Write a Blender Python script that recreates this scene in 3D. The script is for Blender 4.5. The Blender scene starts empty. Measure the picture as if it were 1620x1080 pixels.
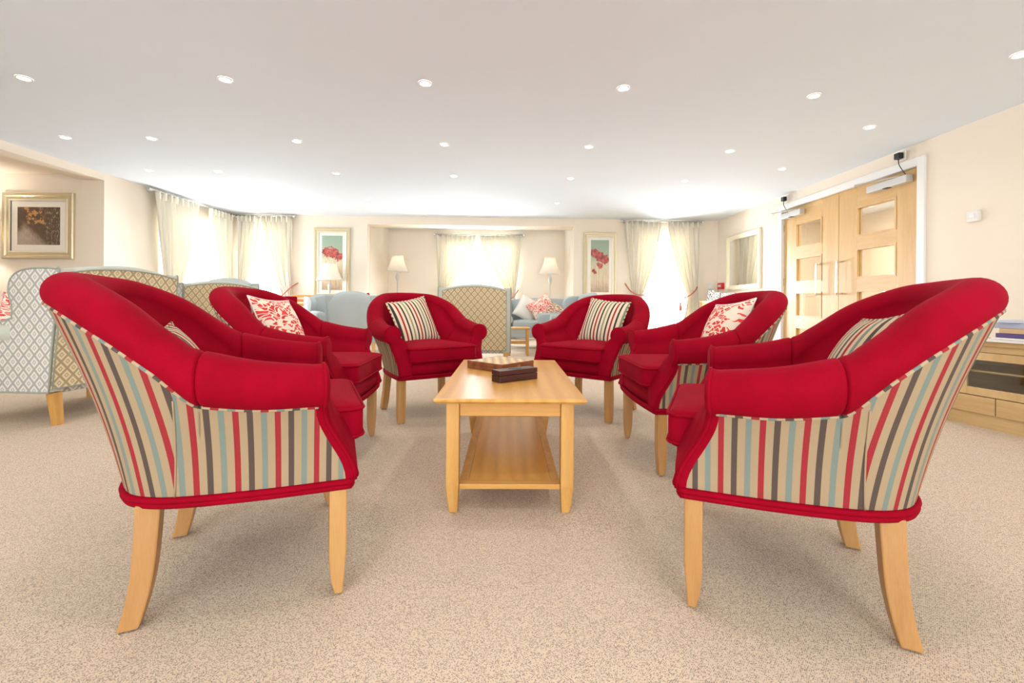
import bpy, bmesh, math, random
from mathutils import Vector, Matrix
random.seed(7)
PI = math.pi
sc = bpy.context.scene
COL = sc.collection

# ------------------------------------------------------------------ camera
FPX, CY = 705.0, 478.0
YAW, ROLL = math.radians(0.55), math.radians(0.42)
cam_d = bpy.data.cameras.new('camera')
cam = bpy.data.objects.new('camera', cam_d)
COL.objects.link(cam)
fw = Vector((math.sin(YAW), math.cos(YAW), 0))
r0 = Vector((math.cos(YAW), -math.sin(YAW), 0))
u0 = Vector((0, 0, 1))
rr = r0 * math.cos(ROLL) + u0 * math.sin(ROLL)
uu = u0 * math.cos(ROLL) - r0 * math.sin(ROLL)
cam.matrix_world = Matrix(((rr.x, uu.x, -fw.x, 0), (rr.y, uu.y, -fw.y, 0), (rr.z, uu.z, -fw.z, 0.78), (0, 0, 0, 1)))
cam_d.sensor_width = 36.0
cam_d.lens = FPX / 1620.0 * 36.0
cam_d.shift_y = -(540.0 - CY) / 1620.0
cam_d.clip_start = 0.02
sc.camera = cam

# ------------------------------------------------------------------ world, daylight, exposure
sc.view_settings.view_transform = 'Standard'
sc.view_settings.look = 'None'
sc.view_settings.gamma = 1.0
sc.view_settings.use_curve_mapping = False
sc.view_settings.exposure = 0.24
cy = sc.cycles
cy.max_bounces, cy.diffuse_bounces, cy.glossy_bounces, cy.transmission_bounces, cy.transparent_max_bounces = 7, 4, 3, 4, 8
cy.use_adaptive_sampling = True
cy.adaptive_threshold = 0.03
cy.caustics_reflective = cy.caustics_refractive = False
w = bpy.data.worlds.new('sky')
sc.world = w
w.use_nodes = True
bg = w.node_tree.nodes['Background']
bg.inputs[0].default_value = (0.90, 0.96, 1.0, 1)
bg.inputs[1].default_value = 3.0

DAY = (0.82, 0.91, 1.0)
WARM = (1.0, 0.95, 0.89)


def area(name, loc, rot, sx, sy, power, color):
    d = bpy.data.lights.new(name, 'AREA')
    d.shape = 'RECTANGLE'
    d.size, d.size_y = sx, sy
    d.energy = power
    d.color = color
    o = bpy.data.objects.new(name, d)
    o.location = loc
    o.rotation_euler = rot
    COL.objects.link(o)
    return o


H90 = PI / 2
WINP = 270.0
# daylight entering through each glazed opening (emit into the room)
area('daylight_far_right', (2.85, 8.95, 1.1), (-H90, 0, 0), 1.7, 2.1, WINP * 1.5, DAY)
area('daylight_far_left', (-4.42, 8.75, 1.1), (-H90, 0, 0), 1.1, 2.1, WINP * 1.0, DAY)
area('daylight_alcove', (-0.62, 10.25, 1.35), (-H90, 0, 0), 1.9, 1.7, WINP * 2.0, DAY)
area('daylight_left', (-5.75, 7.15, 1.1), (0, -H90, 0), 2.1, 1.8, WINP * 0.65, DAY)
area('daylight_back_1', (-2.2, -4.3, 1.25), (H90, 0, 0), 2.6, 1.9, WINP * 0.62, (0.86, 0.93, 1.0))
area('daylight_back_2', (1.6, -4.3, 1.25), (H90, 0, 0), 2.6, 1.9, WINP * 0.62, (0.86, 0.93, 1.0))
SPOT_W = 12.0


# ------------------------------------------------------------------ helpers
def link(o, parent=None):
    COL.objects.link(o)
    if parent is not None:
        o.parent = parent
    return o


def obj(name, verts, faces, mat=None, parent=None, smooth=False, uvs=None, sharp=None):
    me = bpy.data.meshes.new(name)
    me.from_pydata([tuple(v) for v in verts], [], faces)
    if uvs is not None:
        ul = me.uv_layers.new(name='UVMap')
        vi = [0] * len(me.loops)
        me.loops.foreach_get('vertex_index', vi)
        flat = []
        for k in vi:
            flat += uvs[k]
        ul.data.foreach_set('uv', flat)
    if mat is not None:
        if isinstance(mat, (list, tuple)):
            for m in mat:
                me.materials.append(m)
        else:
            me.materials.append(mat)
    bm = bmesh.new()
    bm.from_mesh(me)
    bmesh.ops.recalc_face_normals(bm, faces=bm.faces)
    bm.to_mesh(me)
    bm.free()
    if smooth:
        me.shade_smooth()
        if sharp:
            me.set_sharp_from_angle(angle=math.radians(sharp))
    me.update()
    return link(bpy.data.objects.new(name, me), parent)


def tag(o, label, cat, group=None, kind=None):
    o['label'] = label
    o['category'] = cat
    if group:
        o['group'] = group
    if kind:
        o['kind'] = kind
    return o


def thing(name, label, cat, loc=(0, 0, 0), rotz=0.0, group=None, kind=None):
    o = bpy.data.objects.new(name, None)
    o.empty_display_size = 0.1
    COL.objects.link(o)
    o.location = loc
    o.rotation_euler = (0, 0, rotz)
    return tag(o, label, cat, group, kind)


def copy_tree(o, parent=None):
    c = o.copy()
    link(c, parent)
    for ch in list(o.children):
        copy_tree(ch, c)
    return c


class MB:
    """collects primitive shapes into one mesh"""

    def __init__(self):
        self.v, self.f, self.uv = [], [], []

    def add(self, v, f, uv=None):
        b = len(self.v)
        self.v += [tuple(p) for p in v]
        self.f += [tuple(i + b for i in q) for q in f]
        self.uv += uv if uv else [(0.0, 0.0)] * len(v)
        return self

    def box(self, x0, x1, y0, y1, z0, z1):
        return self.add([(x0, y0, z0), (x1, y0, z0), (x1, y1, z0), (x0, y1, z0), (x0, y0, z1), (x1, y0, z1), (x1, y1, z1), (x0, y1, z1)],
                        [(0, 3, 2, 1), (4, 5, 6, 7), (0, 1, 5, 4), (1, 2, 6, 5), (2, 3, 7, 6), (3, 0, 4, 7)])

    def bbox(self, x0, x1, y0, y1, z0, z1, b=0.004, seg=2):
        """box with rounded edges"""
        bm = bmesh.new()
        bmesh.ops.create_cube(bm, size=1.0)
        for v in bm.verts:
            v.co = Vector(((x0 + x1) / 2 + v.co.x * (x1 - x0), (y0 + y1) / 2 + v.co.y * (y1 - y0), (z0 + z1) / 2 + v.co.z * (z1 - z0)))
        bmesh.ops.bevel(bm, geom=list(bm.edges), offset=b, segments=seg, profile=0.5, affect='EDGES')
        bm.verts.index_update()
        self.add([v.co.copy() for v in bm.verts], [[v.index for v in f.verts] for f in bm.faces])
        bm.free()
        return self

    def prism(self, poly, axis, a0, a1):
        """extrude 2D polygon; axis 'x': poly=(y,z); 'y': (x,z); 'z': (x,y)"""
        n = len(poly)
        if axis == 'x':
            g = lambda p, a: (a, p[0], p[1])
        elif axis == 'y':
            g = lambda p, a: (p[0], a, p[1])
        else:
            g = lambda p, a: (p[0], p[1], a)
        v = [g(p, a0) for p in poly] + [g(p, a1) for p in poly]
        f = [tuple(range(n))[::-1], tuple(range(n, 2 * n))] + [(i, (i + 1) % n, n + (i + 1) % n, n + i) for i in range(n)]
        return self.add(v, f)

    def tube(self, pts, r, n=8, closed=False, caps=True):
        pts = [Vector(p) for p in pts]
        m = len(pts)
        rad = r if isinstance(r, (list, tuple)) else [r] * m
        v, uv, length = [], [], 0.0
        up = Vector((0, 0, 1))
        prev = None
        for i, p in enumerate(pts):
            if closed:
                t = pts[(i + 1) % m] - pts[i - 1]
            else:
                t = pts[min(i + 1, m - 1)] - pts[max(i - 1, 0)]
            t.normalize()
            if prev is None:
                a = up if abs(t.z) < 0.9 else Vector((1, 0, 0))
                nx = a.cross(t).normalized()
            else:
                nx = (prev - t * prev.dot(t))
                nx = nx.normalized() if nx.length > 1e-6 else up.cross(t).normalized()
            prev = nx
            ny = t.cross(nx)
            if i:
                length += (pts[i] - pts[i - 1]).length
            for k in range(n):
                a = 2 * PI * k / n
                v.append(p + (nx * math.cos(a) + ny * math.sin(a)) * rad[i])
                uv.append((length, k / n))
        f = []
        for i in range(m if closed else m - 1):
            j = (i + 1) % m
            for k in range(n):
                l = (k + 1) % n
                f.append((i * n + k, i * n + l, j * n + l, j * n + k))
        if not closed and caps:
            f.append(tuple(range(n))[::-1])
            f.append(tuple((m - 1) * n + k for k in range(n)))
        return self.add(v, f, uv)

    def lathe(self, prof, n=24, c=(0, 0, 0), caps=True):
        """profile of (radius, z) about z"""
        v, f = [], []
        for r, z in prof:
            for k in range(n):
                a = 2 * PI * k / n
                v.append((c[0] + r * math.cos(a), c[1] + r * math.sin(a), c[2] + z))
        for i in range(len(prof) - 1):
            for k in range(n):
                l = (k + 1) % n
                f.append((i * n + k, i * n + l, (i + 1) * n + l, (i + 1) * n + k))
        if caps:
            f.append(tuple(range(n))[::-1])
            f.append(tuple((len(prof) - 1) * n + k for k in range(n)))
        return self.add(v, f)

    def build(self, name, mat=None, parent=None, smooth=False, sharp=None):
        return obj(name, self.v, self.f, mat, parent, smooth, self.uv, sharp)


def bezier(p, n):
    """Catmull-Rom through points p, n steps per span"""
    p = [Vector(q) for q in p]
    out = []
    for i in range(len(p) - 1):
        a, b, c, d = p[max(i - 1, 0)], p[i], p[i + 1], p[min(i + 2, len(p) - 1)]
        for k in range(n):
            t = k / n
            out.append(0.5 * ((2 * b) + (c - a) * t + (2 * a - 5 * b + 4 * c - d) * t * t + (3 * b - a - 3 * c + d) * t ** 3))
    out.append(p[-1])
    return out


# ------------------------------------------------------------------ materials
class N:
    """tiny node-tree writer"""

    def __init__(self, name):
        self.m = bpy.data.materials.new(name)
        self.m.use_nodes = True
        self.t = self.m.node_tree
        self.b = self.t.nodes['Principled BSDF']
        self.out = self.t.nodes['Material Output']

    def n(self, typ, **kw):
        x = self.t.nodes.new(typ)
        for k, v in kw.items():
            setattr(x, k, v)
        return x

    def l(self, a, b):
        self.t.links.new(a, b)

    def math(self, op, a, b=None, c=None):
        x = self.n('ShaderNodeMath', operation=op)
        for i, q in enumerate((a, b, c)):
            if q is None:
                continue
            if isinstance(q, (int, float)):
                x.inputs[i].default_value = q
            else:
                self.l(q, x.inputs[i])
        return x.outputs[0]

    def mix(self, fac, a, b):
        x = self.n('ShaderNodeMix', data_type='RGBA')
        for s, q in ((x.inputs['Factor'], fac), (x.inputs[6], a), (x.inputs[7], b)):
            if isinstance(q, (int, float)):
                s.default_value = q
            elif isinstance(q, tuple):
                s.default_value = (*q[:3], 1)
            else:
                self.l(q, s)
        return x.outputs[2]

    def coord(self, which='Object', scale=(1, 1, 1), rot=(0, 0, 0)):
        c = self.n('ShaderNodeTexCoord')
        mp = self.n('ShaderNodeMapping')
        mp.inputs['Scale'].default_value = scale
        mp.inputs['Rotation'].default_value = rot
        self.l(c.outputs[which], mp.inputs[0])
        return mp.outputs[0]

    def noise(self, vec, scale, detail=3, rough=0.5):
        x = self.n('ShaderNodeTexNoise')
        x.inputs['Scale'].default_value = scale
        x.inputs['Detail'].default_value = detail
        x.inputs['Roughness'].default_value = rough
        if vec is not None:
            self.l(vec, x.inputs['Vector'])
        return x.outputs['Fac']

    def ramp(self, fac, stops, interp='LINEAR'):
        x = self.n('ShaderNodeValToRGB')
        e = x.color_ramp.elements
        x.color_ramp.interpolation = interp
        while len(e) < len(stops):
            e.new(0.5)
        for q, (p, c) in zip(e, stops):
            q.position = p
            q.color = (*c[:3], 1) if isinstance(c, tuple) else (c, c, c, 1)
        self.l(fac, x.inputs[0])
        return x.outputs[0]

    def bump(self, h, strength=0.3, dist=0.002):
        x = self.n('ShaderNodeBump')
        x.inputs['Strength'].default_value = strength
        x.inputs['Distance'].default_value = dist
        self.l(h, x.inputs['Height'])
        self.l(x.outputs[0], self.b.inputs['Normal'])

    def color(self, c):
        s = self.b.inputs['Base Color']
        if isinstance(c, tuple):
            s.default_value = (*c[:3], 1)
        else:
            self.l(c, s)

    def set(self, **kw):
        for k, v in kw.items():
            self.b.inputs[k.replace('_', ' ').title() if k not in ('ior',) else 'IOR'].default_value = v
        return self


def srgb(r, g, b):
    f = lambda c: ((c / 255 + 0.055) / 1.055) ** 2.4 if c > 10 else c / 255 / 12.92
    return (f(r), f(g), f(b))


def plain(name, col, rough=0.5, metal=0.0, noise=0.0, nscale=40.0, bump=0.0, spec=0.5):
    m = N(name)
    m.set(roughness=rough, metallic=metal)
    m.b.inputs['Specular IOR Level'].default_value = spec
    if noise or bump:
        v = m.coord()
        k = m.noise(v, nscale)
        lo = tuple(c * (1 - noise) for c in col)
        hi = tuple(min(1, c * (1 + noise)) for c in col)
        m.color(m.mix(k, lo, hi))
        if bump:
            m.bump(k, bump)
    else:
        m.color(col)
    return m.m


def wood(name, dark, light, axis='z', rough=0.42, k=1.0):
    m = N(name)
    s = {'x': (1.2, 14, 14), 'y': (14, 1.2, 14), 'z': (14, 14, 1.2)}[axis]
    v = m.coord('Object', tuple(q * k for q in s))
    a = m.noise(v, 3.0, 4, 0.55)
    v2 = m.coord('Object', tuple(q * k * 6 for q in s))
    b = m.noise(v2, 4.0, 2, 0.5)
    wv = m.n('ShaderNodeTexWave', wave_type='BANDS', bands_direction='X' if axis != 'x' else 'Y')
    wv.inputs['Scale'].default_value = 0.35
    wv.inputs['Distortion'].default_value = 7.0
    wv.inputs['Detail'].default_value = 2.0
    m.l(v, wv.inputs[0])
    t = m.math('ADD', m.math('MULTIPLY', a, 0.5), m.math('MULTIPLY', b, 0.25))
    t = m.math('ADD', t, m.math('MULTIPLY', wv.outputs['Fac'], 0.25))
    m.color(m.ramp(t, [(0.25, dark), (0.75, light)]))
    m.set(roughness=rough)
    m.bump(b, 0.08, 0.001)
    return m.m


RED = srgb(196, 6, 44)


def make_red():
    m = N('red_velvet')
    v = m.coord('Object', (1, 1, 1))
    big = m.noise(v, 9.0, 3, 0.55)
    fine = m.noise(m.coord('Object', (40, 40, 260)), 4.0, 2, 0.6)
    t = m.math('ADD', m.math('MULTIPLY', big, 0.6), m.math('MULTIPLY', fine, 0.4))
    m.color(m.ramp(t, [(0.3, srgb(132, 0, 22)), (0.7, srgb(160, 0, 34))]))
    m.set(roughness=0.8)
    m.b.inputs['Specular IOR Level'].default_value = 0.08
    m.b.inputs['Sheen Weight'].default_value = 0.08
    m.b.inputs['Sheen Roughness'].default_value = 0.35
    m.b.inputs['Sheen Tint'].default_value = (*srgb(220, 20, 70), 1)
    m.bump(fine, 0.25, 0.002)
    return m.m


STRIPE_COLS = (srgb(160, 16, 34), srgb(80, 66, 58), srgb(124, 138, 127))
BEIGE = srgb(166, 143, 112)


def make_stripe(name, pitch, frac, cols, base, coord='UV', axis=0, edge=True):
    """vertical velvet stripes on a plain ground, one colour after another"""
    m = N(name)
    c = m.n('ShaderNodeTexCoord')
    sp = m.n('ShaderNodeSeparateXYZ')
    m.l(c.outputs[coord], sp.inputs[0])
    u = m.math('ADD', m.math('DIVIDE', sp.outputs[axis], pitch), 300.0)
    fr = m.math('FRACT', u)
    on = m.math('LESS_THAN', m.math('ABSOLUTE', m.math('SUBTRACT', fr, 0.5)), frac / 2)
    idx = m.math('MODULO', m.math('FLOOR', u), float(len(cols)))
    nz = m.noise(m.coord('Object', (90, 90, 90)), 5.0, 2, 0.6)
    colr = cols[0]
    for i in range(1, len(cols)):
        colr = m.mix(m.math('GREATER_THAN', idx, i - 0.5), colr, cols[i])
    colr = m.mix(m.math('MULTIPLY', nz, 0.35), colr, tuple(min(1, q * 1.6 + 0.04) for q in cols[1]))
    m.color(m.mix(on, base, colr))
    m.set(roughness=0.85)
    m.b.inputs['Specular IOR Level'].default_value = 0.2
    m.bump(m.math('ADD', on, m.math('MULTIPLY', nz, 0.4)), 0.35, 0.002)
    return m.m


def make_leaf(name, red, cream, scale=1.0):
    """printed leaf sprays: stretched cells with pale gaps"""
    m = N(name)
    v = m.coord('UV', (1, 1, 1))
    nz = m.n('ShaderNodeTexNoise')
    nz.inputs['Scale'].default_value = 11 * scale
    m.l(v, nz.inputs['Vector'])
    ad = m.n('ShaderNodeVectorMath', operation='MULTIPLY_ADD')
    m.l(nz.outputs['Color'], ad.inputs[0])
    ad.inputs[1].default_value = (0.12, 0.12, 0)
    m.l(v, ad.inputs[2])
    mp = m.n('ShaderNodeMapping')
    mp.inputs['Rotation'].default_value = (0, 0, 0.8)
    mp.inputs['Scale'].default_value = (20 * scale, 52 * scale, 1)
    m.l(ad.outputs[0], mp.inputs[0])
    vo = m.n('ShaderNodeTexVoronoi', feature='DISTANCE_TO_EDGE', voronoi_dimensions='2D')
    vo.inputs['Scale'].default_value = 1.0
    m.l(mp.outputs[0], vo.inputs['Vector'])
    vc = m.n('ShaderNodeTexVoronoi', feature='F1', voronoi_dimensions='2D')
    vc.inputs['Scale'].default_value = 1.0
    m.l(mp.outputs[0], vc.inputs['Vector'])
    sepc = m.n('ShaderNodeSeparateColor')
    m.l(vc.outputs['Color'], sepc.inputs[0])
    on = m.math('MULTIPLY', m.math('GREATER_THAN', vo.outputs['Distance'], 0.13), m.math('GREATER_THAN', sepc.outputs[0], 0.22))
    tint = m.mix(sepc.outputs[1], red, tuple(min(1, q * 1.35 + 0.02) for q in red))
    m.color(m.mix(on, cream, tint))
    m.set(roughness=0.9)
    m.b.inputs['Specular IOR Level'].default_value = 0.15
    return m.m


def make_diamond(name, ground, line, cell=0.060):
    """woven lattice of nested lozenges"""
    m = N(name)
    c = m.n('ShaderNodeTexCoord')
    sp = m.n('ShaderNodeSeparateXYZ')
    m.l(c.outputs['UV'], sp.inputs[0])
    fx = m.math('ABSOLUTE', m.math('SUBTRACT', m.math('FRACT', m.math('ADD', m.math('DIVIDE', sp.outputs[0], cell * 1.25), 50.0)), 0.5))
    fy = m.math('ABSOLUTE', m.math('SUBTRACT', m.math('FRACT', m.math('ADD', m.math('DIVIDE', sp.outputs[1], cell * 1.45), 50.0)), 0.5))
    d = m.math('ADD', fx, fy)          # 0 centre .. 1 corner, 0.5 lattice line
    e = m.math('ABSOLUTE', m.math('SUBTRACT', d, 0.5))
    lat = m.math('LESS_THAN', e, 0.12)
    core = m.math('LESS_THAN', m.math('ABSOLUTE', m.math('SUBTRACT', e, 0.36)), 0.06)
    on = m.math('MAXIMUM', lat, m.math('MULTIPLY', core, 0.75))
    nz = m.noise(m.coord('Object', (120, 120, 120)), 4.0, 2)
    on = m.math('MULTIPLY', on, m.math('ADD', 0.7, m.math('MULTIPLY', nz, 0.4)))
    m.color(m.mix(on, ground, line))
    m.set(roughness=0.9)
    m.b.inputs['Specular IOR Level'].default_value = 0.15
    return m.m


def make_carpet():
    m = N('carpet_pile')
    c = m.n('ShaderNodeTexCoord')
    mp = m.n('ShaderNodeMapping')
    mp.inputs['Rotation'].default_value = (0, 0, 0.42)
    mp.inputs['Scale'].default_value = (215, 470, 1)
    m.l(c.outputs['Object'], mp.inputs[0])
    mp2 = m.n('ShaderNodeMapping')
    mp2.inputs['Rotation'].default_value = (0, 0, -0.55)
    mp2.inputs['Scale'].default_value = (430, 240, 1)
    m.l(c.outputs['Object'], mp2.inputs[0])
    flecks = None
    for q, thr in ((mp, 0.62), (mp2, 0.70)):
        vo = m.n('ShaderNodeTexVoronoi', feature='F1', voronoi_dimensions='2D', distance='CHEBYCHEV')
        vo.inputs['Randomness'].default_value = 0.45
        vo.inputs['Scale'].default_value = 1.0
        m.l(q.outputs[0], vo.inputs['Vector'])
        s = m.n('ShaderNodeSeparateColor')
        m.l(vo.outputs['Color'], s.inputs[0])
        o = m.math('MULTIPLY', m.math('LESS_THAN', vo.outputs['Distance'], 0.30), m.math('GREATER_THAN', s.outputs[0], thr))
        o = m.math('MULTIPLY', o, m.math('ADD', 0.40, m.math('MULTIPLY', s.outputs[1], 0.55)))
        flecks = o if flecks is None else m.math('MAXIMUM', flecks, o)
    soft = m.noise(c.outputs['Object'], 260.0, 2, 0.6)
    patch = m.noise(c.outputs['Object'], 1.6, 3, 0.5)
    base = m.mix(soft, srgb(204, 183, 158), srgb(231, 212, 188))
    base = m.mix(m.math('MULTIPLY', patch, 0.25), base, srgb(210, 191, 170))
    m.color(m.mix(flecks, base, srgb(84, 64, 60)))
    m.set(roughness=0.95)
    m.b.inputs['Specular IOR Level'].default_value = 0.1
    m.bump(m.math('SUBTRACT', soft, flecks), 0.4, 0.003)
    return m.m


def make_curtain():
    m = N('curtain_cloth')
    m.color(srgb(248, 241, 224))
    m.set(roughness=0.9)
    m.b.inputs['Specular IOR Level'].default_value = 0.1
    tr = m.n('ShaderNodeBsdfTranslucent')
    tr.inputs[0].default_value = (*srgb(250, 242, 224), 1)
    mx = m.n('ShaderNodeMixShader')
    mx.inputs[0].default_value = 0.14
    m.l(m.b.outputs[0], mx.inputs[1])
    m.l(tr.outputs[0], mx.inputs[2])
    m.l(mx.outputs[0], m.out.inputs[0])
    return m.m


def make_shade():
    m = N('lamp_shade_cloth')
    m.color(srgb(250, 246, 238))
    m.set(roughness=0.9)
    tr = m.n('ShaderNodeBsdfTranslucent')
    tr.inputs[0].default_value = (*srgb(255, 246, 232), 1)
    mx = m.n('ShaderNodeMixShader')
    mx.inputs[0].default_value = 0.45
    m.l(m.b.outputs[0], mx.inputs[1])
    m.l(tr.outputs[0], mx.inputs[2])
    m.l(mx.outputs[0], m.out.inputs[0])
    return m.m


def make_glass(name, tint=(1, 1, 1), refl=1.0):
    m = N(name)
    t = m.t
    t.nodes.remove(m.b)
    tr = m.n('ShaderNodeBsdfTransparent')
    tr.inputs[0].default_value = (*tint, 1)
    gl = m.n('ShaderNodeBsdfGlossy')
    gl.inputs['Roughness'].default_value = 0.02
    lw = m.n('ShaderNodeLayerWeight')
    p5 = m.math('POWER', lw.outputs['Facing'], 5.0)
    mx = m.n('ShaderNodeMixShader')
    m.l(m.math('MULTIPLY', m.math('ADD', 0.04, m.math('MULTIPLY', p5, 0.96)), refl), mx.inputs[0])
    m.l(tr.outputs[0], mx.inputs[1])
    m.l(gl.outputs[0], mx.inputs[2])
    m.l(mx.outputs[0], m.out.inputs[0])
    return m.m


def emit(name, col, s):
    m = N(name)
    m.b.inputs['Emission Color'].default_value = (*col, 1)
    m.b.inputs['Emission Strength'].default_value = s
    m.color(col)
    return m.m


M = {}
M['red'] = make_red()
M['red_dark'] = plain('red_piping', srgb(150, 2, 26), 0.8, noise=0.1, spec=0.2)
M['stripe'] = make_stripe('striped_upholstery', 0.0285, 0.44, STRIPE_COLS, BEIGE)
M['beige'] = plain('beige_seam_cloth', srgb(168, 145, 114), 0.9)
M['stripe_pipe'] = make_stripe('striped_piping', 0.034, 0.5, STRIPE_COLS, srgb(178, 156, 126))
M['stripe_cushion'] = make_stripe('striped_cushion_cloth', 0.031, 0.42, (srgb(176, 22, 40), srgb(62, 56, 46), srgb(150, 165, 130), srgb(62, 56, 46)), srgb(232, 214, 184))
M['stripe_cushion2'] = make_stripe('velvet_striped_cushion_cloth', 0.036, 0.48, STRIPE_COLS, srgb(206, 184, 152))
M['leaf'] = make_leaf('leaf_print_cloth', srgb(206, 62, 58), srgb(244, 230, 208))
M['leaf_small'] = make_leaf('small_leaf_print_cloth', srgb(218, 72, 66), srgb(246, 234, 216), 1.2)
M['floral'] = make_leaf('floral_print_cloth', srgb(164, 96, 84), srgb(222, 214, 184), 0.6)
M['diamond_tan'] = make_diamond('tan_lozenge_weave', srgb(224, 206, 170), srgb(164, 147, 116))
M['diamond_grey'] = make_diamond('grey_lozenge_weave', srgb(220, 215, 206), srgb(164, 160, 153))
M['grey_plain'] = plain('plain_grey_green_cloth', srgb(198, 200, 188), 0.9, noise=0.06, nscale=200, spec=0.15)
M['grey_pipe'] = plain('grey_piping', srgb(158, 160, 148), 0.9, noise=0.06, spec=0.15)
M['blue'] = plain('pale_blue_chenille', srgb(178, 185, 184), 0.95, noise=0.12, nscale=120, bump=0.2, spec=0.1)
M['beech'] = wood('beech_wood', srgb(172, 122, 68), srgb(198, 150, 92), 'z', 0.4)
M['oak_x'] = wood('oak_across', srgb(192, 136, 62), srgb(218, 166, 92), 'x', 0.35)
M['oak_y'] = wood('oak_along', srgb(200, 142, 64), srgb(226, 172, 94), 'y', 0.28)
M['oak_z'] = wood('oak_upright', srgb(188, 134, 62), srgb(214, 164, 92), 'z', 0.4)
M['door_oak'] = wood('door_oak_veneer', srgb(208, 164, 104), srgb(228, 190, 132), 'z', 0.38)
M['door_oak_h'] = wood('door_oak_veneer_across', srgb(208, 164, 104), srgb(228, 190, 132), 'y', 0.38)
M['cab_oak'] = wood('cabinet_oak', srgb(186, 150, 98), srgb(214, 180, 128), 'y', 0.45)
M['cab_oak_z'] = wood('cabinet_oak_upright', srgb(186, 150, 98), srgb(214, 180, 128), 'z', 0.45)
M['dark_wood'] = wood('dark_stained_wood', srgb(44, 20, 20), srgb(74, 36, 32), 'x', 0.35)
M['walnut'] = wood('walnut_wood', srgb(104, 58, 36), srgb(146, 90, 56), 'x', 0.4)
M['maple'] = wood('maple_wood', srgb(216, 190, 140), srgb(236, 212, 164), 'x', 0.4)
M['wall'] = plain('wall_paint', srgb(243, 230, 212), 0.9, noise=0.015, nscale=6, spec=0.2)
M['ceiling'] = plain('ceiling_paint', srgb(232, 239, 247), 0.92, noise=0.01, nscale=5, spec=0.2)
M['white'] = plain('white_gloss_paint', srgb(244, 242, 238), 0.35)
M['plastic'] = plain('white_plastic', srgb(238, 234, 226), 0.4)
M['red_plastic'] = plain('red_plastic', srgb(200, 20, 24), 0.4)
M['black'] = plain('black_plastic', srgb(26, 26, 28), 0.45)
M['steel'] = plain('brushed_steel', (0.72, 0.70, 0.67), 0.28, 1.0)
M['chrome'] = plain('polished_chrome', (0.85, 0.86, 0.88), 0.12, 1.0)
M['silver'] = plain('silver_painted_metal', srgb(206, 204, 200), 0.4, 0.3)
M['brass'] = plain('aged_brass', (0.62, 0.45, 0.22), 0.35, 1.0)
M['gold'] = plain('champagne_gilt', srgb(214, 200, 166), 0.35, 0.45, noise=0.08, nscale=18)
M['gold2'] = plain('pale_gilt', srgb(238, 228, 204), 0.35, 0.25)
M['mat'] = plain('mount_board', srgb(246, 240, 228), 0.9)
M['mirror'] = plain('mirror_glass', (0.93, 0.94, 0.94), 0.02, 1.0)
M['carpet'] = make_carpet()
M['curtain'] = make_curtain()
M['shade'] = make_shade()
M['glass'] = make_glass('window_glass')
M['door_glass'] = make_glass('door_glass', (0.93, 0.95, 0.94), 2.2)
M['dark_glass'] = plain('smoked_glass', srgb(62, 60, 58), 0.08)
M['lamp_glow'] = emit('downlight_lens', (1.0, 0.93, 0.80), 14.0)
M['bulb'] = emit('bulb_glow', (1.0, 0.85, 0.62), 1.0)
M['under'] = plain('black_underside_cloth', srgb(40, 34, 32), 0.95)
M['rope'] = plain('red_and_cream_rope', srgb(196, 110, 100), 0.9, noise=0.45, nscale=90)
M['white_cloth'] = plain('off_white_cloth', srgb(240, 234, 222), 0.95, noise=0.04, nscale=150)
M['paper'] = plain('paper', srgb(240, 238, 232), 0.8)
M['ground'] = plain('pale_paving', srgb(220, 216, 208), 0.9, noise=0.05, nscale=3)


def struct(o, label, cat):
    return tag(o, label, cat, kind='structure')


# ------------------------------------------------------------------ room shell
ZC = 2.34
XR, XL, YB = 3.95, -5.0, -3.6
SK = 0.027                                     # the far wall runs very slightly askew


def yfar(x):
    return 8.25 + SK * x


FROT = math.atan(SK)

struct(MB().box(-8.2, 6.4, YB - 0.2, 9.9, -0.1, 0.0).build('floor', M['carpet']), 'beige flecked carpet covering the whole lounge floor', 'floor')
struct(MB().box(-8.2, 6.4, YB - 0.2, 9.9, ZC, ZC + 0.1).build('ceiling', M['ceiling']), 'smooth white ceiling dotted with small downlights', 'ceiling')


def wall_x(name, x0, x1, segs, label):
    """wall running in y, thickness x0..x1; segs = list of (y0,y1,z0,z1)"""
    b = MB()
    for (y0, y1, z0, z1) in segs:
        b.box(x0, x1, y0, y1, z0, z1)
    return struct(b.build(name, M['wall']), label, 'wall')


DY0, DY1, DZ = 4.26, 6.37, 2.12
wall_x('wall_right', XR, XR + 0.15, [(YB, DY0 - 0.04, 0, ZC), (DY0 - 0.04, DY1 + 0.04, DZ + 0.04, ZC), (DY1 + 0.04, 8.6, 0, ZC)],
       'cream painted wall holding the oak double doors and mirror')
LY0, LY1 = 6.42, 7.98
wall_x('wall_left', XL - 0.28, XL, [(5.56, LY0, 0, ZC), (LY0, LY1, 2.12, ZC), (LY1, 8.5, 0, ZC)],
       'cream wall at the left with the curtained glazed doors')
struct(MB().box(-8.2, XL - 0.281, 5.56, 5.7, 0, ZC).build('wall_recess', M['wall']), 'cream recess wall behind the gilt framed street picture', 'wall')
struct(MB().box(-8.2, -8.05, YB, 5.56, 0, ZC).build('wall_recess_left', M['wall']), 'outer cream wall of the left seating recess', 'wall')
struct(MB().box(-8.05, XL - 0.281, YB, 5.559, ZC - 0.02, ZC - 0.001).build('ceiling_recess', M['wall']), 'ceiling of the left seating recess, coloured like the wall for warm lamp glow', 'ceiling')  # separate slab in wall colour, standing in for the lamp's warm glow
struct(MB().box(XL - 0.28, XL, YB, 5.559, 2.25, ZC - 0.001).build('trim_1', M['wall']), 'cream downstand beam along the left side of the ceiling', 'beam')

bw = MB()


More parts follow.
